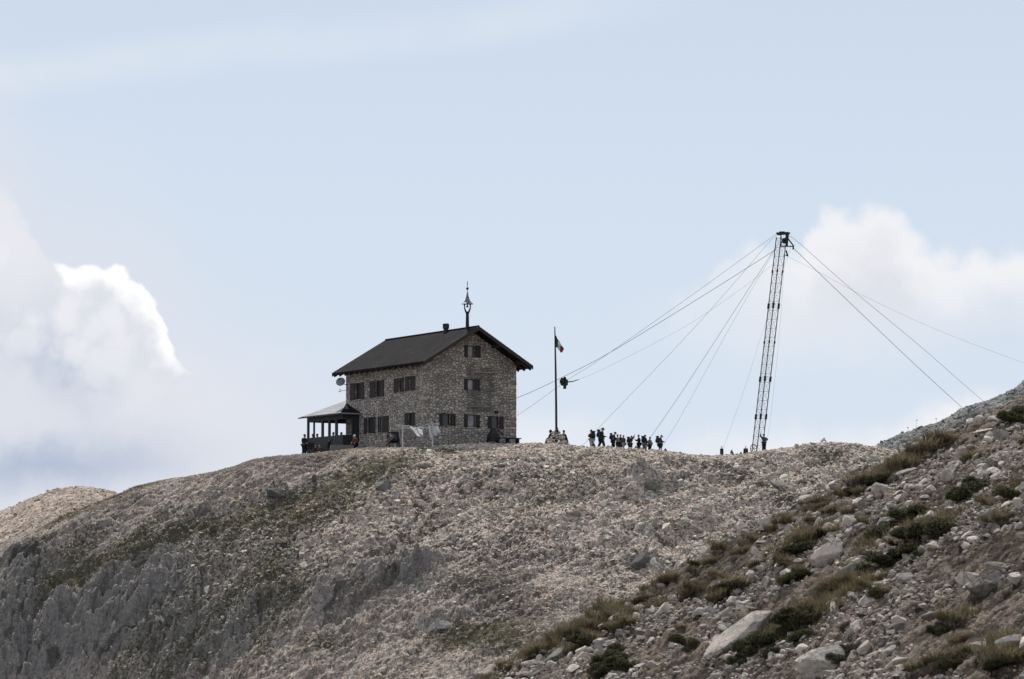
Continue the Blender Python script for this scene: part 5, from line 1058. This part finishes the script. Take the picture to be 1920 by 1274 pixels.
# dry flower stalks on the skyline of the near slope
for px, py, hh, lb in ((1753, 826, 40, 'tall dry flower stalk standing on the skyline among grass'), (1717, 846, 56, 'dry stalk with round head left of the tall one on the near skyline'), (1700, 862, 56, 'thin dry stalk with round head farthest left on the near skyline'), (1711, 852, 46, 'short dry stalk between two others on the near skyline'), (1826, 800, 36, 'dry stalk with round head on the upper near slope'), (1780, 822, 24, 'short dry stalk right of the tall one on the near skyline')):
    p = hit(fgs, px, py, 36, 58)
    if p is None: Y = 54.2; x = (px - CX) / F * Y; p = Vector((x, Y, ground_z(x, Y, fgs)))
    H = hh / F * p.y; bm = bmesh.new(); tube(bm, [(0, 0, -.02), (.01, 0, H * .5), (.025 + random.uniform(-.02, .02), 0, H)], [.0028, .0022, .0016], 5); o = build('flower_stalk', bm, M['straw'], None, p); tag(o, lb, 'dry flower')
    bm = bmesh.new(); blob(bm, (.025, 0, H), (.014, .014, .010), 1); build('flower_head', bm, M['shrub'], o)
#SPLIT
# ------------------------------------------------------------------ light and sky
VEIL = (.685, .762, .866); VEIL_LO, VEIL_HI = .74, .94
SUN_EL, SUN_AZ = R(50), R(-10)          # azimuth from +Y, clockwise positive
sd = bpy.data.lights.new('sun', 'SUN'); sd.energy = 4.5; sd.angle = R(.53); sd.color = (1, .955, .90)
so = bpy.data.objects.new('sun', sd); COL.objects.link(so)
S_ = Vector((math.sin(SUN_AZ) * math.cos(SUN_EL), math.cos(SUN_AZ) * math.cos(SUN_EL), math.sin(SUN_EL)))
so.rotation_euler = S_.to_track_quat('Z', 'Y').to_euler(); so.location = S_ * 200
w = bpy.data.worlds.new('World'); scene.world = w; w.use_nodes = True
nt = NT(w.node_tree); bg = w.node_tree.nodes['Background']
sky = nt.n('ShaderNodeTexSky', sky_type='NISHITA', sun_disc=False, sun_elevation=SUN_EL, sun_rotation=SUN_AZ, altitude=2700, air_density=1.0, dust_density=.6, ozone_density=1.0)
d = nt.n('ShaderNodeTexCoord').outputs['Generated']
sp = nt.n('ShaderNodeSeparateXYZ', inp={0: d})
K = 6000.0
A = nt.m('ADD', nt.m('MULTIPLY', nt.m('ARCTAN2', sp.outputs[0], sp.outputs[1]), K), 960)         # compass bearing, 1/6000 rad
E = nt.m('SUBTRACT', 1140, nt.m('MULTIPLY', nt.m('ARCSINE', sp.outputs[2]), K))                   # angle above the horizon (downwards positive)
def nz(sc, det, rough=.55, off=(0, 0, 0), out=0):
    mp = nt.n('ShaderNodeMapping', inp={'Vector': d, 'Location': off}).outputs[0]
    return nt.noise(mp, sc, det, rough, out)
n1 = nt.m('SUBTRACT', nz(26, 5, .58), .5); n2 = nt.m('SUBTRACT', nz(26, 5, .58, (3.1, 1.7, .4)), .5); n3 = nt.m('SUBTRACT', nz(11, 4, .5, (1.3, 5, 2)), .5)
fine = nt.m('SUBTRACT', nz(95, 4, .6, (.3, .2, .9)), .5)
Aw = nt.m('ADD', A, nt.m('ADD', nt.m('MULTIPLY', n1, 110), nt.m('MULTIPLY', fine, 50)))
Ew = nt.m('ADD', E, nt.m('ADD', nt.m('MULTIPLY', n2, 110), nt.m('MULTIPLY', fine, 50)))
def sblob(a, e, ra, re, ang=0, hard=0.0, warp=True):
    x = nt.m('SUBTRACT', Aw if warp else A, a); y = nt.m('SUBTRACT', e, Ew if warp else E); ca, sa = math.cos(R(ang)), math.sin(R(ang))
    u = nt.m('DIVIDE', nt.m('ADD', nt.m('MULTIPLY', x, ca), nt.m('MULTIPLY', y, sa)), ra); v = nt.m('DIVIDE', nt.m('SUBTRACT', nt.m('MULTIPLY', y, ca), nt.m('MULTIPLY', x, sa)), re)
    r = nt.m('SQRT', nt.m('ADD', nt.m('MULTIPLY', u, u), nt.m('MULTIPLY', v, v)))
    return nt.ss(r, 1.0, hard)
def curve(pts):
    """cloud-top line: elevation against bearing"""
    rp = nt.t.nodes.new('ShaderNodeFloatCurve'); c = rp.mapping.curves[0]
    lo, hi = pts[0][0], pts[-1][0]
    P = [((a - lo) / (hi - lo), e / 1400.0) for a, e in pts]
    c.points[0].location = P[0]; c.points[-1].location = P[-1]
    for p in P[1:-1]: c.points.new(*p)
    rp.mapping.update(); rp.mapping.use_clip = False
    nt.t.links.new(nt.m('DIVIDE', nt.m('SUBTRACT', Aw, lo), hi - lo, clamp=True), rp.inputs[1])
    return nt.m('MULTIPLY', rp.outputs[0], 1400.0)
def add(*xs):
    t = xs[0]
    for x in xs[1:]: t = nt.m('ADD', t, x)
    return nt.m('MINIMUM', t, 1.0)
sky_c = nt.mix(1.0, sky.outputs[0], (.098, .098, .098), 'MULTIPLY')   # every colour below is on the scale of the finished picture
base = nt.mix(nt.ss(E, -500, 1000, VEIL_LO, VEIL_HI), sky_c, VEIL)
# thin streak of high cirrus
streak = nt.m('MULTIPLY', nt.ss(nt.m('ABSOLUTE', nt.m('SUBTRACT', nt.m('ADD', E, nt.m('MULTIPLY', n3, 60)), nt.m('ADD', 165, nt.m('MULTIPLY', A, -.13)))), 62, 5), nt.ss(A, 1500, 700))
base = nt.mix(nt.m('MULTIPLY', streak, nt.m('ADD', .30, n1)), base, (.80, .84, .89))
# left cloud bank
top = curve([(-800, 200), (-250, 250), (0, 345), (45, 410), (100, 490), (215, 520), (290, 575), (345, 655), (430, 740), (560, 850), (700, 930), (1000, 1100)])
puff = nt.m('SUBTRACT', nt.n('ShaderNodeTexVoronoi', feature='F1', inp={'Vector': d, 'Scale': 120.0}).outputs['Distance'], .45)
dl = nt.m('SUBTRACT', nt.m('SUBTRACT', Ew, top), nt.m('MULTIPLY', puff, 34))
ml = nt.ss(dl, -12, nt.m('ADD', 22, nt.m('MULTIPLY', nt.ss(A, 330, 520), 90))); halo = nt.m('MULTIPLY', nt.ss(dl, -360, 40), nt.ss(A, 1200, 620))
shade = nt.m('ADD', nt.m('MULTIPLY', sblob(130, 710, 170, 120, -35), .55), nt.m('ADD', nt.m('MULTIPLY', sblob(90, 880, 520, 95, 4, -.3), 1.0), nt.m('MULTIPLY', n1, .55)))
cl = nt.mix(nt.ss(shade, -.15, 1.15), (.735, .76, .825), (.355, .44, .61))
cl = nt.mix(nt.m('MULTIPLY', sblob(20, 440, 170, 190, 25), .9), cl, (.82, .83, .88))
cl = nt.mix(nt.m('MULTIPLY', sblob(70, 790, 200, 50, -10), .5), cl, (.72, .75, .82))
bill = nt.ss(nt.m('ADD', nt.m('MULTIPLY', nz(34, 6, .6, (2.2, .7, 1.9)), 1.0), nt.m('MULTIPLY', puff, -.25)), .42, .62)
cl = nt.mix(nt.m('MULTIPLY', nt.m('MULTIPLY', bill, .75), sblob(150, 560, 380, 260, -30, .2)), cl, (.875, .88, .915))
base = nt.mix(nt.m('MULTIPLY', halo, .8), base, (.725, .765, .845))
base = nt.mix(nt.m('MULTIPLY', ml, nt.ss(A, 760, 260)), base, cl)
base = nt.mix(nt.m('MULTIPLY', sblob(400, 770, 330, 190, -32, -.2), nt.m('ADD', .62, nt.m('MULTIPLY', n1, 1.0))), base, (.775, .79, .85))
thick = nt.m('ADD', 74, nt.m('ADD', nt.m('MULTIPLY', n3, 120), nt.m('MULTIPLY', n1, 190)))
thick = nt.m('MULTIPLY', thick, nt.m('MULTIPLY', nt.ss(Aw, 80, 165, .12, .8), nt.ss(Aw, 400, 300)))
rim = nt.m('MULTIPLY', nt.m('MULTIPLY', nt.ss(dl, -6, 8), nt.ss(nt.m('DIVIDE', dl, thick), 1.3, .35)), nt.m('MULTIPLY', nt.ss(Aw, 85, 120), nt.ss(Aw, 390, 320)))
base = nt.mix(rim, base, (1.03, 1.03, 1.04))
# right cumulus and its spreading base
top2 = curve([(1240, 640), (1330, 500), (1395, 448), (1450, 456), (1490, 462), (1540, 408), (1610, 388), (1680, 402), (1712, 448), (1770, 474), (1850, 462), (1920, 470), (2100, 440), (2500, 600)])
d2 = nt.m('SUBTRACT', nt.m('SUBTRACT', Ew, top2), nt.m('MULTIPLY', puff, 34))
m2 = nt.m('MULTIPLY', nt.m('MULTIPLY', nt.ss(d2, -10, 42), nt.ss(nt.m('ADD', Ew, nt.m('MULTIPLY', n3, 160)), 700, 500)), nt.ss(A, 1330, 1560, .38, .95))
rs = nt.mix(nt.ss(nt.m('ADD', nt.m('DIVIDE', d2, 210), nt.m('MULTIPLY', n2, .9)), .15, 1.0), (.90, .90, .925), (.72, .735, .795))
base = nt.mix(nt.m('MULTIPLY', m2, nt.ss(A, 2500, 2250)), base, rs)
low = add(nt.m('MULTIPLY', sblob(1790, 800, 190, 75, 12, .1), .95), nt.m('MULTIPLY', sblob(1500, 850, 460, 75, 0, .0), .8), nt.m('MULTIPLY', sblob(1010, 815, 200, 80, 0, 0), .6), nt.m('MULTIPLY', sblob(1500, 620, 400, 120, 0, .0), .35))
base = nt.mix(low, base, (.90, .90, .925))
# milky air towards the horizon and scattered clouds on the side away from the view
base = nt.mix(nt.ss(E, 760, 1000, 0.0, .35), base, (.765, .795, .86))
back = nt.m('MULTIPLY', nt.ss(sp.outputs[1], .55, .1), nt.m('MULTIPLY', nt.ss(nz(2.6, 6, .55, (2, 2, 7)), .5, .68), nt.ss(sp.outputs[2], .02, .2)))
base = nt.mix(nt.m('MULTIPLY', back, .7), base, (.72, .74, .78))
base = nt.mix(1.0, base, (10, 10, 10), 'MULTIPLY')
nt.t.links.new(base, bg.inputs[0]); bg.inputs[1].default_value = .1
w.cycles.sampling_method = 'MANUAL' if hasattr(w, 'cycles') and hasattr(w.cycles, 'sampling_method') else 'AUTOMATIC'
if hasattr(w.cycles, 'sample_map_resolution'): w.cycles.sample_map_resolution = 1024
